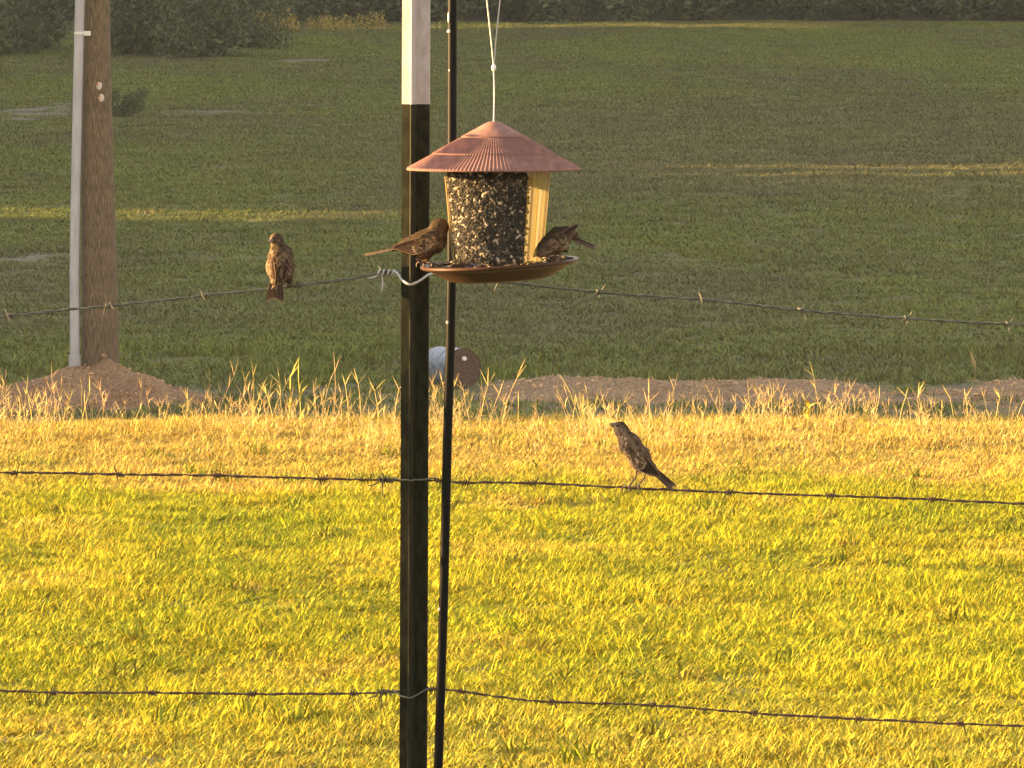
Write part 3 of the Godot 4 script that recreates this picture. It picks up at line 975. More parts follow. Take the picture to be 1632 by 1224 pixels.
# ------------------------------------------------------------------ birds
func sdf(p: Vector3, caps: Array, k: float) -> float:
	var d := 1e9
	for c in caps:
		var a: Vector3 = c[0]
		var ab: Vector3 = c[1] - a
		var t := clampf((p - a).dot(ab) / maxf(ab.length_squared(), 1e-12), 0, 1)
		var q: float = (p - a - ab * t).length() - lerpf(c[2], c[3], t)
		var h := maxf(k - absf(d - q), 0.0) / k
		d = minf(d, q) - h * h * k * 0.25
	return d

var last_vs := []
func nets(caps: Array, cell: float, k: float, colour: Callable) -> ArrayMesh:
	var lo := Vector3.ONE * 1e9
	var hi := -lo
	for c in caps:
		for e in 2:
			var rr: float = c[2 + e] + cell * 3
			lo = lo.min(c[e] - Vector3.ONE * rr); hi = hi.max(c[e] + Vector3.ONE * rr)
	var n := Vector3i(((hi - lo) / cell).ceil()) + Vector3i.ONE
	var f := PackedFloat32Array(); f.resize(n.x * n.y * n.z)
	for z in n.z:
		for y in n.y:
			for x in n.x:
				f[(z * n.y + y) * n.x + x] = sdf(lo + Vector3(x, y, z) * cell, caps, k)
	var ids := {}
	var vs := []
	var st := mb()
	for z in n.z - 1:
		for y in n.y - 1:
			for x in n.x - 1:
				var sum := Vector3.ZERO
				var cnt := 0
				var first := f[(z * n.y + y) * n.x + x] < 0.0
				var mixed := false
				for q in 8:
					if (f[((z + (q >> 2)) * n.y + y + ((q >> 1) & 1)) * n.x + x + (q & 1)] < 0.0) != first:
						mixed = true; break
				if not mixed: continue
				for ax in 3:
					for q in 4:
						var o := Vector3i.ZERO
						o[(ax + 1) % 3] = q & 1; o[(ax + 2) % 3] = q >> 1
						var e := o; e[ax] = 1
						var fa := f[((z + o.z) * n.y + y + o.y) * n.x + x + o.x]
						var fb := f[((z + e.z) * n.y + y + e.y) * n.x + x + e.x]
						if (fa < 0.0) != (fb < 0.0):
							sum += Vector3(o).lerp(Vector3(e), fa / (fa - fb)); cnt += 1
				ids[Vector3i(x, y, z)] = vs.size()
				var p := lo + (Vector3(x, y, z) + sum / cnt) * cell
				var g := Vector3.ZERO
				for ax in 3:
					var u := Vector3.ZERO; u[ax] = cell * 0.6
					g[ax] = sdf(p + u, caps, k) - sdf(p - u, caps, k)
				vs.append([p, g.normalized(), colour.call(p, g.normalized())])
	last_vs = vs
	for key in ids:
		var x: int = key.x
		var y: int = key.y
		var z: int = key.z
		for ax in 3:
			var e: Vector3i = key; e[ax] += 1
			if e.x >= n.x or e.y >= n.y or e.z >= n.z: continue
			if (f[(z * n.y + y) * n.x + x] < 0.0) == (f[(e.z * n.y + e.y) * n.x + e.x] < 0.0): continue
			var u := Vector3i.ZERO; u[(ax + 1) % 3] = 1
			var w := Vector3i.ZERO; w[(ax + 2) % 3] = 1
			var q := [key, key - u, key - u - w, key - w]
			if not (ids.has(q[1]) and ids.has(q[2]) and ids.has(q[3])): continue
			var a = vs[ids[q[0]]]
			var b = vs[ids[q[1]]]
			var c = vs[ids[q[2]]]
			var d = vs[ids[q[3]]]
			quad(st, [a[0], b[0], c[0], d[0]], [a[1], b[1], c[1], d[1]], [a[2], b[2], c[2], d[2]])
	return st.commit()

# one flat feather with a paler edge
func feather(st: SurfaceTool, a: Vector3, b: Vector3, w: float, nrm: Vector3, dark: Color, edge: Color, dome := 0.2, steps := 7) -> void:
	var ax := (b - a).normalized()
	var side := ax.cross(nrm).normalized()
	var n := side.cross(ax).normalized()
	var prev := []
	for i in steps + 1:
		var t := float(i) / steps
		var ww := w * 0.5 * (0.55 + 0.45 * sin(minf(t * 1.7, 1.0) * PI / 2)) * sqrt(maxf(1.0 - pow(t, 5), 0.0))
		var c := a.lerp(b, t) + n * w * dome * 0.4
		var row := [c - side * ww - n * ww * dome, c - side * ww * 0.62, c, c + side * ww * 0.62, c + side * ww - n * ww * dome]
		if i > 0:
			for k in 4:
				var c0 := edge if (k == 0 or k == 3) else dark
				var m0 := dark
				var k0 := edge if k == 0 else dark
				var k1 := edge if k == 3 else dark
				c0 = k0; m0 = k1
				if t > 0.93:
					c0 = edge; m0 = edge
				quad(st, [prev[k], prev[k + 1], row[k + 1], row[k]], [n, n, n, n], [k0, k1, m0, c0])
		prev = row

# small body feathers lying towards the tail: dark shaft streak, paler rim
func add_plumage(b: Bird, axis: Vector3, dorsal: Vector3, head: Vector3, back: Color, belly: Color, s: int, count := 420) -> void:
	var r := rng_of(s)
	var st := mb()
	for i in count:
		var v = last_vs[r.randi() % last_vs.size()]
		var p: Vector3 = v[0]
		var n: Vector3 = v[1]
		var near := clampf(((p - head).length() - 0.009) / 0.012, 0, 1)
		var dirv := (axis - n * axis.dot(n))
		if dirv.length() < 0.2: continue
		dirv = dirv.normalized()
		var t := clampf(n.dot(dorsal) * 0.8 + 0.5, 0, 1)
		var rim := belly.lerp(back, t) * r.randf_range(0.8, 1.25)
		var core := rim.lerp(Color(0.03, 0.022, 0.015), 0.85 if r.randf() < lerpf(0.5, 0.8, t) else 0.15)
		var L := lerpf(0.0035, 0.0085, near) * r.randf_range(0.85, 1.15)
		feather(st, p - n * 0.0003, p + dirv * L + n * lerpf(0.0004, 0.001, near), L * 0.52, n, core, rim, 0.15, 3)
	obj("plumage", st.commit(), M.feather, b.root)

class Bird:
	var root: Node3D
	var ax: float
	var ay: float
	var s: float
	func at(px: float, py: float, z := 0.0) -> Vector3:
		return Vector3((px - ax) / s, (ay - py) / s, z)

func new_bird(px: float, py: float, depth: float, label: String) -> Bird:
	var b := Bird.new()
	b.root = thing("finch", P(px, py, depth), label, "bird", "finches at the feeder and fence")
	b.ax = px; b.ay = py; b.s = F / depth
	return b

func body_colour(back: Color, belly: Color, axis: Vector3, dorsal: Vector3, streak: float) -> Callable:
	return func(p: Vector3, n: Vector3) -> Color:
		var t := clampf(n.dot(dorsal) * 0.75 + 0.5, 0, 1)
		var c := belly.lerp(back, t)
		var along := p.dot(axis)
		var q := p - axis * along
		var sn := noise2.get_noise_3d(q.x * 800, q.y * 800 + along * 150, q.z * 800)
		c = c.lerp(Color(0.022, 0.016, 0.011), clampf(smoothstep(-0.05, 0.25, sn) * streak, 0, 1))
		return c * (0.9 + 0.25 * noise.get_noise_3d(p.x * 900, p.y * 900, p.z * 900))

func add_legs(b: Bird, list: Array, zs: Array, thick := 0.0011) -> void:
	for i in list.size():
		var st := mb()
		var pts := []
		for e in list[i]: pts.append(b.at(e[0], e[1], e[2] if e.size() > 2 else zs[i]))
		tube(st, pts, [thick * 1.5, thick, thick] if pts.size() == 3 else [thick], 6)
		var foot: Vector3 = pts[pts.size() - 1]
		# toes close round the perch: three in front, one behind
		for k in 4:
			var fx := -1.0 if k < 3 else 1.0
			var zz := (k - 1) * 0.0028 if k < 3 else 0.0
			var q := foot + Vector3(zz, 0.0006, 0)
			tube(st, [q, q + Vector3(fx * 0.0012 + zz * 0.5, 0.001, 0.004 * fx), q + Vector3(fx * 0.0018 + zz, -0.003, 0.0062 * fx), q + Vector3(fx * 0.0018 + zz, -0.006, 0.0045 * fx)], [0.0011, 0.001, 0.0009, 0.0004], 5)
		obj("leg", st.commit(), M.leg, b.root)

func add_eye(b: Bird, p: Vector3, r := 0.0021) -> void:
	var st := mb(); ellipsoid(st, Vector3.ZERO, Vector3.ONE * r, 10, 8); obj("eye", st.commit(), M.eye, b.root, p)

func add_beak(b: Bird, p: Vector3, tip: Vector3, r := 0.0042) -> void:
	var st := mb()
	tube(st, [p, p.lerp(tip, 0.35), p.lerp(tip, 0.75), tip], [r, r * 0.8, r * 0.42, 0.0003], 9)
	obj("beak", st.commit(), M.beak, b.root)

const DARK := Color(0.036, 0.026, 0.018)
const MID := Color(0.085, 0.058, 0.038)
const EDGE := Color(0.25, 0.18, 0.115)

# folded wing on one side: shoulder -> wrist -> tip, lying against the flank
func add_wing(b: Bird, shoulder: Vector3, tip: Vector3, low: Vector3, nrm: Vector3, called := "wing") -> void:
	var st := mb()
	var L := (tip - shoulder).length()
	# long flight feathers
	for i in 7:
		var t := i / 6.0
		var a := shoulder.lerp(low, 0.15 + t * 0.75) + (tip - shoulder) * 0.22
		var e := tip.lerp(low + (tip - shoulder) * 0.42, t * 0.75)
		feather(st, a + nrm * (0.001 + 0.0005 * (6 - i)), e + nrm * 0.0005 * (6 - i), L * 0.13, nrm, DARK * (0.9 + 0.2 * (i % 2)), EDGE * 0.8)
	# rounded rows of coverts with pale tips: the wing bars
	for row in 3:
		for i in 7:
			var t := i / 6.0
			var bow := sin(t * PI)
			var a := shoulder.lerp(low, 0.08 + t * 0.84) + (tip - shoulder) * (0.1 - 0.13 * bow - row * 0.01) + nrm * (0.0005 + 0.0022 * bow + row * 0.0009)
			var e := shoulder.lerp(low, 0.04 + t * 0.9) + (tip - shoulder) * ((0.5 - row * 0.15) - 0.1 * (1.0 - bow)) + nrm * (0.0012 + 0.0016 * bow + row * 0.0009)
			feather(st, a, e, L * 0.12, nrm, MID * (0.85 + 0.35 * (i % 2)), Color(0.3, 0.225, 0.15) if row > 0 else Color(0.4, 0.31, 0.21))
	obj(called, st.commit(), M.feather, b.root)

func add_tail(b: Bird, base: Vector3, tip: Vector3, nrm: Vector3, w0: float, w1: float, fork := 0.08) -> void:
	var st := mb()
	var side := (tip - base).normalized().cross(nrm).normalized()
	for i in 9:
		var t := (i - 4) / 4.0
		var e := tip + side * w1 * 0.5 * t - (tip - base) * fork * (1.0 - absf(t))
		feather(st, base + side * w0 * 0.5 * t - nrm * absf(t) * 0.0008, e - nrm * absf(t) * 0.0016, maxf(w1 * 0.3, 0.0045), nrm, DARK * (0.9 + 0.2 * (i % 2)), EDGE * 0.85)
	obj("tail", st.commit(), M.feather, b.root)

func caps_of(b: Bird, list: Array) -> Array:
	var out := []
	for e in list:   # [px, py, z, r, px2, py2, z2, r2]
		out.append([b.at(e[0], e[1], e[2]), b.at(e[4], e[5], e[6]), e[3] / b.s, e[7] / b.s])
	return out

func build_birds() -> void:
	# ---- finch on the middle wire, side on, facing left, in shade
	var b := new_bird(1010, 778, FD, "streaky brown finch perched on the middle barbed wire over the lawn")
	var cl := caps_of(b, [[988, 681, 0.0, 10.2, 990, 683, 0.0, 10.4], [991, 688, 0.0, 9.8, 1002, 705, 0.0, 14.8], [1003, 706, 0.0, 15.2, 1018, 727, 0.0, 16.0], [1018, 727, 0.0, 15.8, 1036, 746, 0.0, 8.0], [1036, 746, 0.0, 7.4, 1046, 755, 0.0, 4.0],
		[1014, 738, 0.006, 6.0, 1016, 746, 0.006, 2.8], [1028, 742, -0.006, 6.0, 1031, 750, -0.006, 2.8]])
	var ax := (b.at(1040, 750) - b.at(994, 693)).normalized()
	obj("body", nets(cl, 0.0018, 0.007, body_colour(Color(0.1, 0.068, 0.044), Color(0.42, 0.3, 0.2), ax, Vector3(0.75, 0.6, 0).normalized(), 0.75)), M.feather, b.root)
	add_plumage(b, ax, Vector3(0.75, 0.6, 0).normalized(), b.at(988, 681), Color(0.19, 0.13, 0.082), Color(0.52, 0.38, 0.26), 1)
	add_beak(b, b.at(980, 677.5), b.at(971.5, 674.5)); add_eye(b, b.at(984.5, 677.5, 0.0072)); add_eye(b, b.at(984.5, 677.5, -0.0072))
	for sgn in [1.0, -1.0]:
		add_wing(b, b.at(1003, 698, 0.0105 * sgn), b.at(1054, 764, 0.004 * sgn), b.at(1003, 722, 0.0135 * sgn), Vector3(-0.15, 0.1, 1.0 * sgn).normalized())
	add_tail(b, b.at(1037, 743), b.at(1078, 780), Vector3(0.5, 0.58, 0.62).normalized(), 0.009, 0.014)
	add_legs(b, [[[1015, 745], [1013, 760], [1001, 776.5]], [[1031, 748], [1027, 762], [1016, 777]]], [0.006, -0.006])
	# ---- finch on the tray's left rim, facing the hopper
	b = new_bird(673, 419, BD + 0.004, "brown finch on the tray's sunny rim with its bill at the clear hopper")
	cl = caps_of(b, [[702, 360, 0.0, 12.4, 701, 361, 0.0, 12.6], [699, 366, 0.0, 13.0, 692, 381, 0.0, 19.0], [692, 382, 0.0, 19.2, 676, 388, 0.0, 19.0], [676, 388, 0.0, 18.4, 656, 391, 0.0, 13.0], [656, 391, 0.0, 12.6, 634, 394, 0.0, 6.0],
		[676, 402, 0.008, 7.5, 672, 412, 0.008, 3.2], [683, 402, -0.008, 7.5, 681, 412, -0.008, 3.2]])
	ax = (b.at(634, 394) - b.at(692, 381)).normalized()
	obj("body", nets(cl, 0.0018, 0.007, body_colour(Color(0.065, 0.047, 0.03), Color(0.14, 0.085, 0.05), ax, Vector3(-0.25, 1, 0).normalized(), 0.5)), M.feather, b.root)
	add_plumage(b, ax, Vector3(-0.25, 1, 0).normalized(), b.at(702, 360), Color(0.11, 0.08, 0.05), Color(0.2, 0.12, 0.07), 2)
	add_beak(b, b.at(711, 362), b.at(717.5, 366), 0.004); add_eye(b, b.at(706, 358, 0.0085)); add_eye(b, b.at(706, 358, -0.0085))
	for sgn in [1.0, -1.0]:
		add_wing(b, b.at(692, 371, 0.0125 * sgn), b.at(622, 397, 0.004 * sgn), b.at(690, 394, 0.016 * sgn), Vector3(0.05, 0.2, 1.0 * sgn).normalized())
	add_tail(b, b.at(638, 393), b.at(578, 405.5), Vector3(-0.15, 0.95, 0.12).normalized(), 0.009, 0.013)
	add_legs(b, [[[673, 411], [671, 415], [673, 419]], [[682, 411], [684, 415], [686, 420]]], [0.008, -0.008])
	# ---- finch stooping in the tray on the shaded side
	b = new_bird(888, 411, BD - 0.022, "dark finch stooping into the tray beside the amber hopper wall")
	cl = caps_of(b, [[861, 401, 0.004, 8.6, 864, 399, 0.003, 9.4], [866, 398, 0.0, 9.8, 876, 391, 0.0, 14.0], [876, 391, 0.0, 14.2, 890, 380, 0.0, 15.6], [890, 380, 0.0, 15.0, 901, 374, 0.0, 9.5], [901, 374, 0.0, 9.0, 914, 378, 0.0, 3.6],
		[894, 392, 0.006, 7.0, 899, 399, 0.007, 3.0], [888, 396, -0.006, 6.0, 890, 402, -0.007, 3.0]])
	ax = (b.at(905, 370) - b.at(868, 397)).normalized()
	obj("body", nets(cl, 0.0018, 0.007, body_colour(Color(0.06, 0.047, 0.038), Color(0.24, 0.18, 0.12), ax, Vector3(-0.6, 0.8, 0).normalized(), 0.5)), M.feather, b.root)
	add_plumage(b, ax, Vector3(-0.6, 0.8, 0).normalized(), b.at(861, 401), Color(0.07, 0.055, 0.042), Color(0.24, 0.18, 0.12), 3)
	add_beak(b, b.at(855, 404, 0.005), b.at(849, 410, 0.006), 0.0036); add_eye(b, b.at(858, 398, 0.0095), 0.0018)
	for sgn in [1.0, -1.0]:
		add_wing(b, b.at(874, 384, 0.0095 * sgn), b.at(924, 357, 0.005 * sgn), b.at(880, 397, 0.0125 * sgn), Vector3(0.1, 0.15, 1.0 * sgn).normalized())
	add_tail(b, b.at(906, 376), b.at(954, 396), Vector3(0.3, 0.85, 0.42).normalized(), 0.008, 0.012)
	add_legs(b, [[[899, 398], [896, 403], [889, 410]], [[890, 401], [888, 405], [880, 411]]], [0.007, -0.007])
	# ---- finch on the top wire seen from behind, head turned towards the sun
	b = new_bird(450, 457, FD, "sunlit buff finch perched upright on the top wire, tail hanging below it")
	cl = caps_of(b, [[440, 381, -0.004, 10.0, 441, 383, -0.004, 10.4], [442, 390, -0.003, 8.6, 444, 396, -0.003, 11.0], [447, 406, -0.004, 18.5, 447, 425, -0.004, 21.0], [447, 425, -0.004, 20.8, 443, 444, 0.002, 11.0], [443, 444, 0.003, 10.5, 440, 454, 0.008, 6.0],
		[460, 440, -0.004, 6.0, 464, 449, -0.003, 3.0], [436, 442, -0.004, 5.0, 437, 450, -0.003, 3.0]])
	obj("body", nets(cl, 0.0018, 0.0045, body_colour(Color(0.075, 0.053, 0.034), Color(0.25, 0.185, 0.12), Vector3(0.05, -1, 0.1).normalized(), Vector3(0.25, 0.2, 0.9).normalized(), 0.75)), M.feather, b.root)
	add_plumage(b, Vector3(0.05, -1, 0.1).normalized(), Vector3(0.35, 0.2, 0.8).normalized(), b.at(441, 382), Color(0.16, 0.115, 0.072), Color(0.46, 0.36, 0.25), 4, 520)
	add_beak(b, b.at(434, 383, 0.001), b.at(428.5, 385.5, 0.004), 0.0036); add_eye(b, b.at(436.3, 379, 0.0034), 0.002)
	add_wing(b, b.at(456, 398, 0.007), b.at(449, 449, 0.0135), b.at(465, 420, 0.003), Vector3(0.55, 0.1, 0.85).normalized())
	add_wing(b, b.at(438, 398, 0.007), b.at(441, 449, 0.0135), b.at(429, 420, 0.002), Vector3(-0.6, 0.1, 0.8).normalized())
	add_tail(b, b.at(441, 449, 0.0105), b.at(438, 481, 0.018), Vector3(-0.15, 0.15, 1).normalized(), 0.012, 0.021, 0.16)
	add_legs(b, [[[463, 447, -0.002], [466, 452, -0.001], [465, 456, 0.0]], [[437, 449, -0.002], [436, 454, -0.001], [436, 458.5, 0.0]]], [0.0, 0.0])

# ------------------------------------------------------------------ trees and shrubs
func leaf_cloud(s: int, count: int, shape: Callable, size: float, c0: Color, c1: Color) -> ArrayMesh:
	var r := rng_of(s)
	var vs := PackedVector3Array()
	var ns := PackedVector3Array()
	var cs := PackedColorArray()
	for i in count:
		var p: Vector3 = shape.call(r)
		var n := Vector3(r.randf_range(-1, 1), r.randf_range(-0.6, 1), r.randf_range(-1, 1)).normalized()
		var u := n.cross(Vector3(r.randf_range(-1, 1), r.randf_range(-1, 1), r.randf_range(-1, 1))).normalized()
		var w := n.cross(u)
		var z := size * r.randf_range(0.6, 1.3)
		var c := c0.lerp(c1, r.randf()) * r.randf_range(0.75, 1.25)
		var q := [p - u * z, p - w * z * 0.42 + n * z * 0.1, p + u * z, p + w * z * 0.42 + n * z * 0.1]
		for k in [0, 2, 1, 0, 3, 2]:
			vs.append(q[k]); ns.append(n); cs.append(c)
	var arr := []; arr.resize(Mesh.ARRAY_MAX)
	arr[Mesh.ARRAY_VERTEX] = vs; arr[Mesh.ARRAY_NORMAL] = ns; arr[Mesh.ARRAY_COLOR] = cs
	var am := ArrayMesh.new(); am.add_surface_from_arrays(Mesh.PRIMITIVE_TRIANGLES, arr)
	return am

func blob_shape(centres: Array) -> Callable:   # leaf positions in the outer half of several balls
	return func(r: RandomNumberGenerator) -> Vector3:
		var c = centres[r.randi() % centres.size()]
		var d := Vector3(r.randfn(), r.randfn(), r.randfn()).normalized()
		return c[0] + d * c[1] * pow(r.randf(), 0.45)

func trunk_mesh(s: int, h: float, r0: float, limbs: int, limb_from: float, limb_len: float) -> ArrayMesh:
	var r := rng_of(s)
	var st := mb()
	var pts := []
	var rad := []
	for i in 9:
		var t := i / 8.0
		pts.append(Vector3(noise.get_noise_1d(i * 40.0 + s * 9) * 0.3 * t, h * t - 0.15, noise.get_noise_1d(i * 40.0 + s * 17 + 300) * 0.3 * t))
		rad.append(r0 * (1.0 - 0.85 * t) + (r0 * 0.35 if i == 0 else 0.0))
	tube(st, pts, rad, 10, Color(0.085, 0.07, 0.055))
	for k in limbs:
		var t := lerpf(limb_from, 0.95, float(k) / limbs)
		var p: Vector3 = pts[int(t * 8)]
		var a := r.randf() * TAU
		var e := p + Vector3(cos(a), r.randf_range(0.3, 0.8), sin(a)).normalized() * limb_len * r.randf_range(0.5, 1.0)
		tube(st, [p, p.lerp(e, 0.5) + Vector3.UP * 0.1, e], [r0 * 0.35, r0 * 0.2, r0 * 0.06], 6, Color(0.085, 0.07, 0.055))
	return st.commit()

var leaf_tree: Node3D
var cedar: Node3D
var shrub: Node3D

# woodland tree, 11 m tall, bare for the first 3 m
func make_leaf_tree(at: Vector3, label: String, group: String) -> Node3D:
	var o := thing("woodland_tree", at, label, "tree", group)
	obj("trunk", trunk_mesh(1, 10.0, 0.2, 12, 0.3, 3.0), M.bark, o)
	var r := rng_of(3)
	var c := []
	for i in 16: c.append([Vector3(r.randf_range(-2.4, 2.4), r.randf_range(4.2, 10.0), r.randf_range(-2.4, 2.4)), r.randf_range(0.9, 1.7)])
	obj("crown", leaf_cloud(4, 5200, blob_shape(c), 0.24, Color(0.035, 0.055, 0.02), Color(0.07, 0.09, 0.03)), M.leaf, o)
	return o

# column shaped evergreen, clothed to the ground, 12 m
func make_cedar(at: Vector3, label: String, group: String) -> Node3D:
	var o := thing("cedar_tree", at, label, "tree", group)
	obj("trunk", trunk_mesh(2, 11.0, 0.22, 10, 0.15, 1.8), M.bark, o)
	var shape := func(r: RandomNumberGenerator) -> Vector3:
		var t := r.randf()
		var rr := 2.25 * (1.0 - pow(t, 2.6)) * pow(r.randf(), 0.5)
		var a := r.randf() * TAU
		return Vector3(cos(a) * rr, 0.1 + t * 12.0, sin(a) * rr)
	obj("crown", leaf_cloud(6, 9000, shape, 0.3, Color(0.025, 0.045, 0.02), Color(0.05, 0.075, 0.03)), M.leaf, o)
	return o

func make_shrub(at: Vector3, label: String, group: String) -> Node3D:
	var o := thing("shrub", at, label, "shrub", group)
	var st := mb()
	for k in 7:
		var a := k * 0.9
		tube(st, [Vector3(0, -0.1, 0), Vector3(cos(a) * 0.15, 0.35, sin(a) * 0.15), Vector3(cos(a) * 0.5, 0.9, sin(a) * 0.5)], [0.03, 0.02, 0.008], 5, Color(0.07, 0.055, 0.04))
	obj("stems", st.commit(), M.bark, o)
	var r := rng_of(9)
	var c := []
	for i in 11: c.append([Vector3(r.randf_range(-0.75, 0.75), r.randf_range(0.25, 1.15), r.randf_range(-0.6, 0.6)), r.randf_range(0.3, 0.5)])
	obj("foliage", leaf_cloud(10, 4200, blob_shape(c), 0.055, Color(0.045, 0.06, 0.025), Color(0.1, 0.115, 0.045)), M.leaf, o)
	return o

func on_ground(x: float, d: float) -> Vector3:
	return Vector3(x, H(x, d), -d)

func place(o: Node3D, first: bool, at: Vector3, label: String, yaw: float, s: Vector3) -> void:
	var c := o
	if not first: c = copy(o, at, label)
	c.position = at
	c.rotation.y = yaw
	c.scale = s

func build_woods() -> void:
	var r := rng_of(41)
	# trees whose feet show along the top of the picture
	var first := true
	for i in 15:
		var x := lerpf(-13.0, 14.0, i / 14.0) + r.randf_range(-0.7, 0.7)
		var d := r.randf_range(123.0, 136.0)
		if first: leaf_tree = make_leaf_tree(on_ground(x, d), "dark tree at the wood's edge behind the sloping field", "trees of the wood's edge")
		place(leaf_tree, first, on_ground(x, d), "", r.randf() * TAU, Vector3.ONE * r.randf_range(0.85, 1.2))
		first = false
	# undergrowth: shrubs along the edge, [pixel x, pixel y of the foot, scale x, scale y]
	var list := [[335, 92, 0.95, 1.0], [268, 86, 0.8, 0.9], [398, 78, 0.75, 0.8], [198, 188, 0.3, 0.3], [60, 78, 1.0, 1.1], [205, 88, 1.0, 1.2], [-40, 90, 1.2, 1.3]]
	var labels := ["large loose green shrub spilling from the wood onto the field", "shrub leaning behind the large loose green shrub", "low shrub beside the wood's shadowed gap", "small dark shrub close beside the wooden pole", "dark shrub under the trees left of the pole's conduit", "dark shrub rising behind the wooden pole", "dark shrub beyond the bare litter patch"]
	first = true
	for i in list.size():
		var e = list[i]
		var g := G(e[0], e[1])
		if first: shrub = make_shrub(g, labels[0], "shrubs at the wood's edge")
		place(shrub, first, g, labels[i], r.randf() * TAU, Vector3(e[2], e[3], e[2]))
		first = false
	for row in 3:
		for i in 17:
			var x := lerpf(-14.0, 14.5, i / 16.0) + r.randf_range(-0.5, 0.5)
			var d := 122.5 + row * 3.2 + r.randf_range(-0.8, 0.8)
			place(shrub, false, on_ground(x, d), "dark shrub in the undergrowth below the wood's edge trees", r.randf() * TAU, Vector3.ONE * r.randf_range(1.0, 1.5) + Vector3(0.25, 0.35 * row, 0.25))
	# sunlit yellow weeds by the wood
	for e in [[440, 52, 0.32], [510, 50, 0.2], [540, 52, 0.22], [590, 50, 0.24], [1105, 14, 0.3], [1140, 16, 0.26]]:
		var g := G(e[0], e[1])
		var o := thing("yellow_weed", g, "clump of yellowish weeds at the foot of the dark wood", "weed", "yellowish weeds by the wood")
		var c := [[Vector3(-0.5, 0.5, 0), 0.45], [Vector3(0.3, 0.6, 0), 0.5], [Vector3(0.6, 0.35, 0), 0.35], [Vector3(0, 0.3, 0), 0.4]]
		var st := mb()
		tube(st, [Vector3(0, -0.1, 0), Vector3(0.1, 0.6, 0)], [0.03, 0.01], 5, Color(0.15, 0.12, 0.05)); tube(st, [Vector3(0, -0.1, 0), Vector3(-0.4, 0.6, 0)], [0.03, 0.01], 5, Color(0.15, 0.12, 0.05))
		obj("stems", st.commit(), M.bark, o)
		obj("foliage", leaf_cloud(r.randi(), 420, blob_shape(c), 0.09, Color(0.22, 0.17, 0.035), Color(0.4, 0.3, 0.07)), M.leaf, o)
		o.scale = Vector3(e[2] * 1.5, e[2] * 1.6, e[2])

func sun_v(x: float, d: float) -> float:
	return d * cos(deg_to_rad(SUN_AZ)) - x * sin(deg_to_rad(SUN_AZ))

func build_windbreak() -> void:
	# evergreens out of frame on the left: their shade lies over the whole field; gaps in the row let the thin streaks of sun through
	var r := rng_of(51)
	var sa := sin(deg_to_rad(SUN_AZ))
	var ca := cos(deg_to_rad(SUN_AZ))
	var te := tan(deg_to_rad(SUN_EL))
	var x0 := -34.0
	# streaks: [pixel x0, pixel x1, pixel y, width across]
	var streaks := []
	for e in [[-300, 760, 345, 1.4], [1340, 1900, 275, 1.5], [1340, 1590, 295, 0.7], [700, 1250, 42, 2.6], [1510, 1800, 36, 2.6], [1330, 1500, 20, 3.0], [1400, 1510, 106, 1.3]]:
		var a := G(e[0], e[2])
		var b := G(e[1], e[2])
		var m := G((maxf(e[0], 0) + minf(e[1], 1632)) / 2, e[2])
		streaks.append([sun_v(m.x, -m.z), e[3], m.y + (a.x - x0) / ca * te, m.y + (b.x - x0) / ca * te])
	streaks.sort_custom(func(a, b): return a[0] < b[0])
	var edge := 41.7
	var first := true
	while edge < 150.0:
		var next := 999.0
		var until := 999.0
		for s in streaks:
			if s[0] + s[1] / 2 > edge + 0.05 and s[0] - s[1] / 2 < next:
				next = s[0] - s[1] / 2; until = s[0] + s[1] / 2
		if next - edge < 0.15:
			edge = until
			continue
		var rr := minf(2.0, (next - edge) / 2)
		var v := edge + rr
		var d := (v + x0 * sa) / ca
		if first: cedar = make_cedar(on_ground(x0, d), "dense dark evergreen in the windbreak shading the field", "evergreens of the windbreak")
		place(cedar, first, on_ground(x0, d), "", r.randf() * TAU, Vector3(rr / 2.0, r.randf_range(1.0, 1.15), rr / 2.0))
		first = false
		edge = v + rr if next - edge <= 4.0 else v + rr * 0.7
	# in each gap a low evergreen fills the bottom and a high crown the top, so the sun passes only between them
	var crown_shape := func(q: RandomNumberGenerator) -> Vector3:
		var t := q.randf()
		var w := 1.35 * pow(1.0 - t, 0.4) * pow(q.randf(), 0.5)
		var an := q.randf() * TAU
		return Vector3(cos(an) * w, t * 6.0, sin(an) * w)
	var crown := leaf_cloud(71, 5000, crown_shape, 0.26, Color(0.03, 0.05, 0.02), Color(0.06, 0.085, 0.03))
	for s in streaks:
		var d: float = (s[0] + x0 * sa) / ca
		var base := on_ground(x0 - 0.5, d)
		var lo: float = s[2] - 0.1 - base.y
		var hi: float = s[3] + 0.35 - base.y
		if s[0] > 110.0:
			lo -= 0.35; hi += 0.3
		elif s[0] > 90.0: lo += 0.35
		if s[2] - base.y > 4.6:
			place(cedar, false, base, "low evergreen filling a gap in the windbreak", 0.0, Vector3((s[1] * 0.9 + 0.4) / 2.2, lo / 10.8, (s[1] * 0.9 + 0.4) / 2.2))
		if s[3] - base.y < 6.6 or s[0] > 95.0:
			var o := thing("pine_tree", on_ground(x0 - 1.5, d), "high crowned pine closing the top of a gap in the windbreak", "tree", "pines in the windbreak gaps")
			var st := mb()
			tube(st, [Vector3(0, -0.2, 0), Vector3(0.05, 3, 0), Vector3(0, hi + 5.0, 0)], [0.14, 0.11, 0.03], 9, Color(0.085, 0.07, 0.055))
			obj("trunk", st.commit(), M.bark, o)
			var cr := obj("crown", crown, M.leaf, o, Vector3(0, hi, 0))
			cr.scale = Vector3((s[1] * 0.75 + 0.5) / 1.35, 1.0, (s[1] * 0.75 + 0.5) / 1.35)

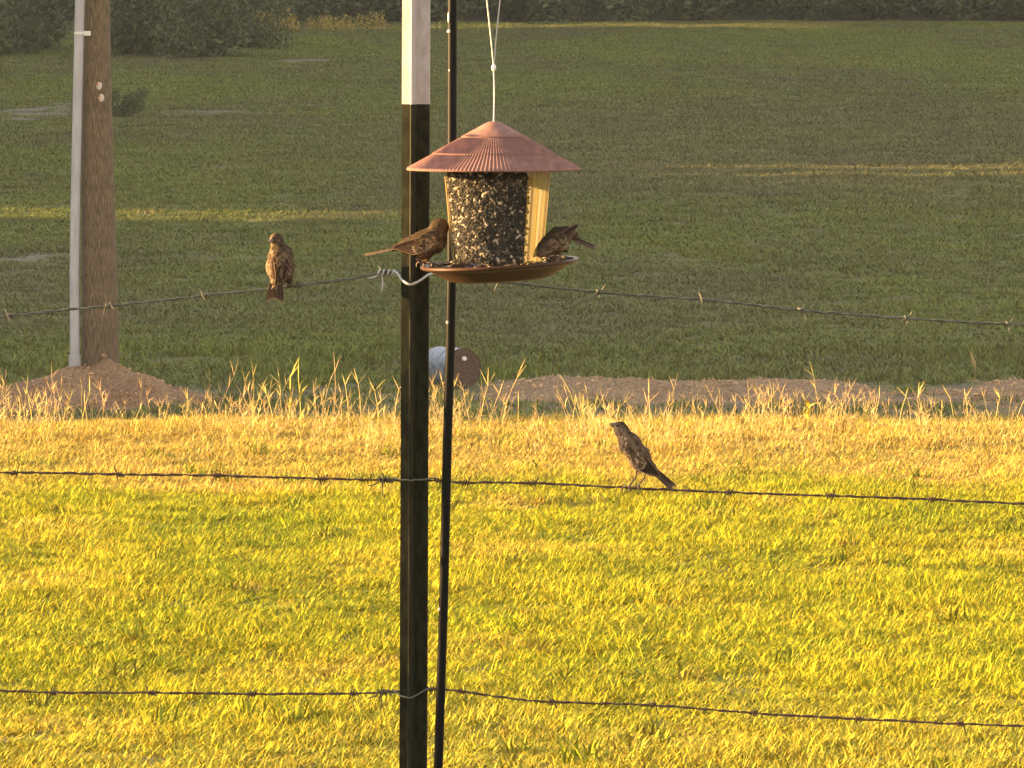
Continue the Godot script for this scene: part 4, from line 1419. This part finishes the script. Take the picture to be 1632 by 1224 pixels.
func build_hedge() -> void:
	# clipped hedge out of frame to the left of the fence: it keeps the sun off the lower wires
	var te := tan(deg_to_rad(SUN_EL))
	var p := P(655, 500, FD)
	var top := p.y + (p.x + 12.0) * te
	var base := H(-12.0, 7.0)
	var hh := top - base
	var o := thing("hedge", Vector3(-12.0, base, -7.0), "clipped dark green hedge standing beside the fence line", "hedge")
	var shape := func(r: RandomNumberGenerator) -> Vector3:
		return Vector3(r.randf_range(-0.5, 0.5), r.randf_range(0.0, hh - 0.04), r.randf_range(-4.2, 4.2))
	obj("foliage", leaf_cloud(61, 16000, shape, 0.075, Color(0.03, 0.05, 0.02), Color(0.06, 0.085, 0.03)), M.leaf, o)
	var st := mb()
	for k in 12:
		var z := -4.0 + k * 0.72
		tube(st, [Vector3(0, -0.1, z), Vector3(0.05, hh * 0.5, z + 0.1), Vector3(-0.05, hh * 0.85, z - 0.1)], [0.035, 0.025, 0.01], 6, Color(0.08, 0.065, 0.05))
	obj("stems", st.commit(), M.bark, o)

# ------------------------------------------------------------------
func _ready() -> void:
	# camera
	pitch = atan((612.0 - HORIZON) / F)
	cam_basis = Basis(Vector3.RIGHT, -pitch)
	var cam := Camera3D.new()
	cam.name = "camera"
	cam.fov = rad_to_deg(2 * atan(612.0 / F)); cam.near = 0.1; cam.far = 600.0
	add_child(cam)
	cam.position = Vector3(0, CAM_H, 0); cam.basis = cam_basis
	cam.current = true
	# sky, exposure
	var env := Environment.new()
	env.background_mode = Environment.BG_SKY
	var sky := Sky.new()
	var sm := ProceduralSkyMaterial.new()
	sm.sky_top_color = Color(0.53, 0.54, 0.56); sm.sky_horizon_color = Color(0.84, 0.76, 0.64); sm.sky_curve = 0.16
	sm.ground_bottom_color = Color(0.2, 0.19, 0.13); sm.ground_horizon_color = Color(0.5, 0.46, 0.38)
	sky.sky_material = sm
	env.sky = sky
	env.background_energy_multiplier = 0.58
	env.tonemap_mode = Environment.TONE_MAPPER_LINEAR
	env.tonemap_exposure = 7.7
	env.fog_enabled = true; env.fog_density = 0.0003; env.fog_light_color = Color(0.72, 0.78, 0.8)
	env.sdfgi_enabled = true; env.ssao_enabled = true; env.ssil_enabled = true
	var we := WorldEnvironment.new(); we.name = "environment"; we.environment = env; add_child(we)
	# low sun from the left
	var sun := DirectionalLight3D.new()
	sun.name = "sun"
	sun.light_energy = 1.6; sun.light_color = Color(1.0, 0.81, 0.55); sun.light_angular_distance = 0.5; sun.shadow_enabled = true
	add_child(sun)
	var e := deg_to_rad(SUN_EL)
	var a := deg_to_rad(SUN_AZ)
	var to_sun := Vector3(-cos(e) * cos(a), sin(e), cos(e) * sin(a))
	sun.look_at_from_position(to_sun * 50, Vector3.ZERO, Vector3.UP)

	noise.seed = 4; noise.frequency = 0.12; noise.fractal_octaves = 3
	noise2.seed = 11; noise2.frequency = 0.25; noise2.fractal_octaves = 3
	make_materials()
	M.knob = mat(Color(0.5, 0.44, 0.4), 0.6); M.knob_orange = mat(Color(0.45, 0.16, 0.05), 0.7); M.strap = mat(Color(0.6, 0.62, 0.6), 0.4, 0.3)

	# bare earth
	for q in [[330, 182, 110, 5, Color(0.2, 0.17, 0.11)], [490, 97, 60, 6, Color(0.2, 0.17, 0.11)], [40, 412, 70, 7, Color(0.2, 0.17, 0.11)], [55, 182, 95, 20, Color(0.19, 0.165, 0.125)],
			[420, 352, 60, 3, Color(0.14, 0.12, 0.06)], [1200, 640, 500, 22, Color(0.19, 0.135, 0.085)], [780, 640, 140, 16, Color(0.19, 0.135, 0.085)], [1590, 628, 90, 16, Color(0.19, 0.135, 0.085)], [130, 634, 190, 12, Color(0.17, 0.115, 0.07)]]:
		add_patch(q[0], q[1], q[2], q[3], q[4])
	build_ground()
	# mound round the pole, low berm of turned soil to the right
	var pole := P(160, 590, 44.9)
	pole_x = pole.x
	soil_sheet("dirt_mound", pole.x - 1.8, pole.x + 1.4, 43.2, 46.6, 0.05, mound_h, Color(0.33, 0.17, 0.08), Color(0.46, 0.28, 0.15))
	soil_sheet("dirt_strip", -0.7, 6.0, 42.4, 48.6, 0.06, strip_h, Color(0.37, 0.215, 0.1), Color(0.52, 0.335, 0.175))
	build_clods()
	build_lawn()
	build_field()
	build_woods()
	build_windbreak()
	build_hedge()
	build_pole()
	build_drum()
	build_stalks()
	build_post()
	build_wire([[-1800, 560], [-1000, 556], [-300, 528], [0, 504.5], [110, 493], [180, 487], [330, 471], [480, 455], [560, 444], [622, 434], [700, 438], [800, 449], [955, 466], [1120, 478], [1280, 495], [1440, 507], [1632, 517.5], [2000, 528], [2800, 534], [3600, 520]], [-300, -142, 15, 170, 325, 480, 612, 800, 957, 1122, 1278, 1442, 1605, 1765, 1925], M.wire_grey, "grey twisted top barbed wire that the upright finch sits on", 61)
	build_wire([[-1800, 770], [-1000, 766], [-300, 756], [0, 753], [190, 756], [345, 758], [515, 763], [622, 765], [690, 766], [735, 769], [850, 770], [990, 777], [1160, 785], [1320, 790], [1485, 796], [1632, 803], [2000, 814], [2800, 826], [3600, 822]], [-138, 22, 190, 347, 512, 616, 700, 742, 850, 1160, 1322, 1485, 1645, 1805], M.wire_rust, "rusty dark middle barbed wire crossing behind the post", 71)
	build_wire([[-1800, 1110], [-1000, 1106], [-300, 1100], [0, 1101], [80, 1104], [240, 1104], [395, 1106], [560, 1105.5], [622, 1103], [690, 1098.5], [735, 1102], [820, 1114], [880, 1119], [1040, 1124], [1205, 1137], [1370, 1146], [1535, 1154], [1632, 1157], [2000, 1168], [2800, 1180], [3600, 1176]], [-80, 80, 240, 400, 560, 610, 690, 735, 880, 1040, 1205, 1370, 1535, 1695], M.wire_rust, "rusty lowest barbed wire, no bird on it", 81)
	build_clip(Vector2(622, 433), Vector2(655, 454), Vector2(684, 437), M.galv, "bright bent wire clip tying the top barbed wire to the post", 0.0018)
	build_clip(Vector2(622, 763), Vector2(655, 766.5), Vector2(682, 763), M.wire_grey, "wire clip tying the middle barbed wire to the post", 0.0011)
	build_clip(Vector2(620, 1102), Vector2(652, 1113), Vector2(680, 1098), M.wire_grey, "wire clip tying the lowest barbed wire to the post", 0.0011)
	build_rod()
	build_feeder()
	build_birds()
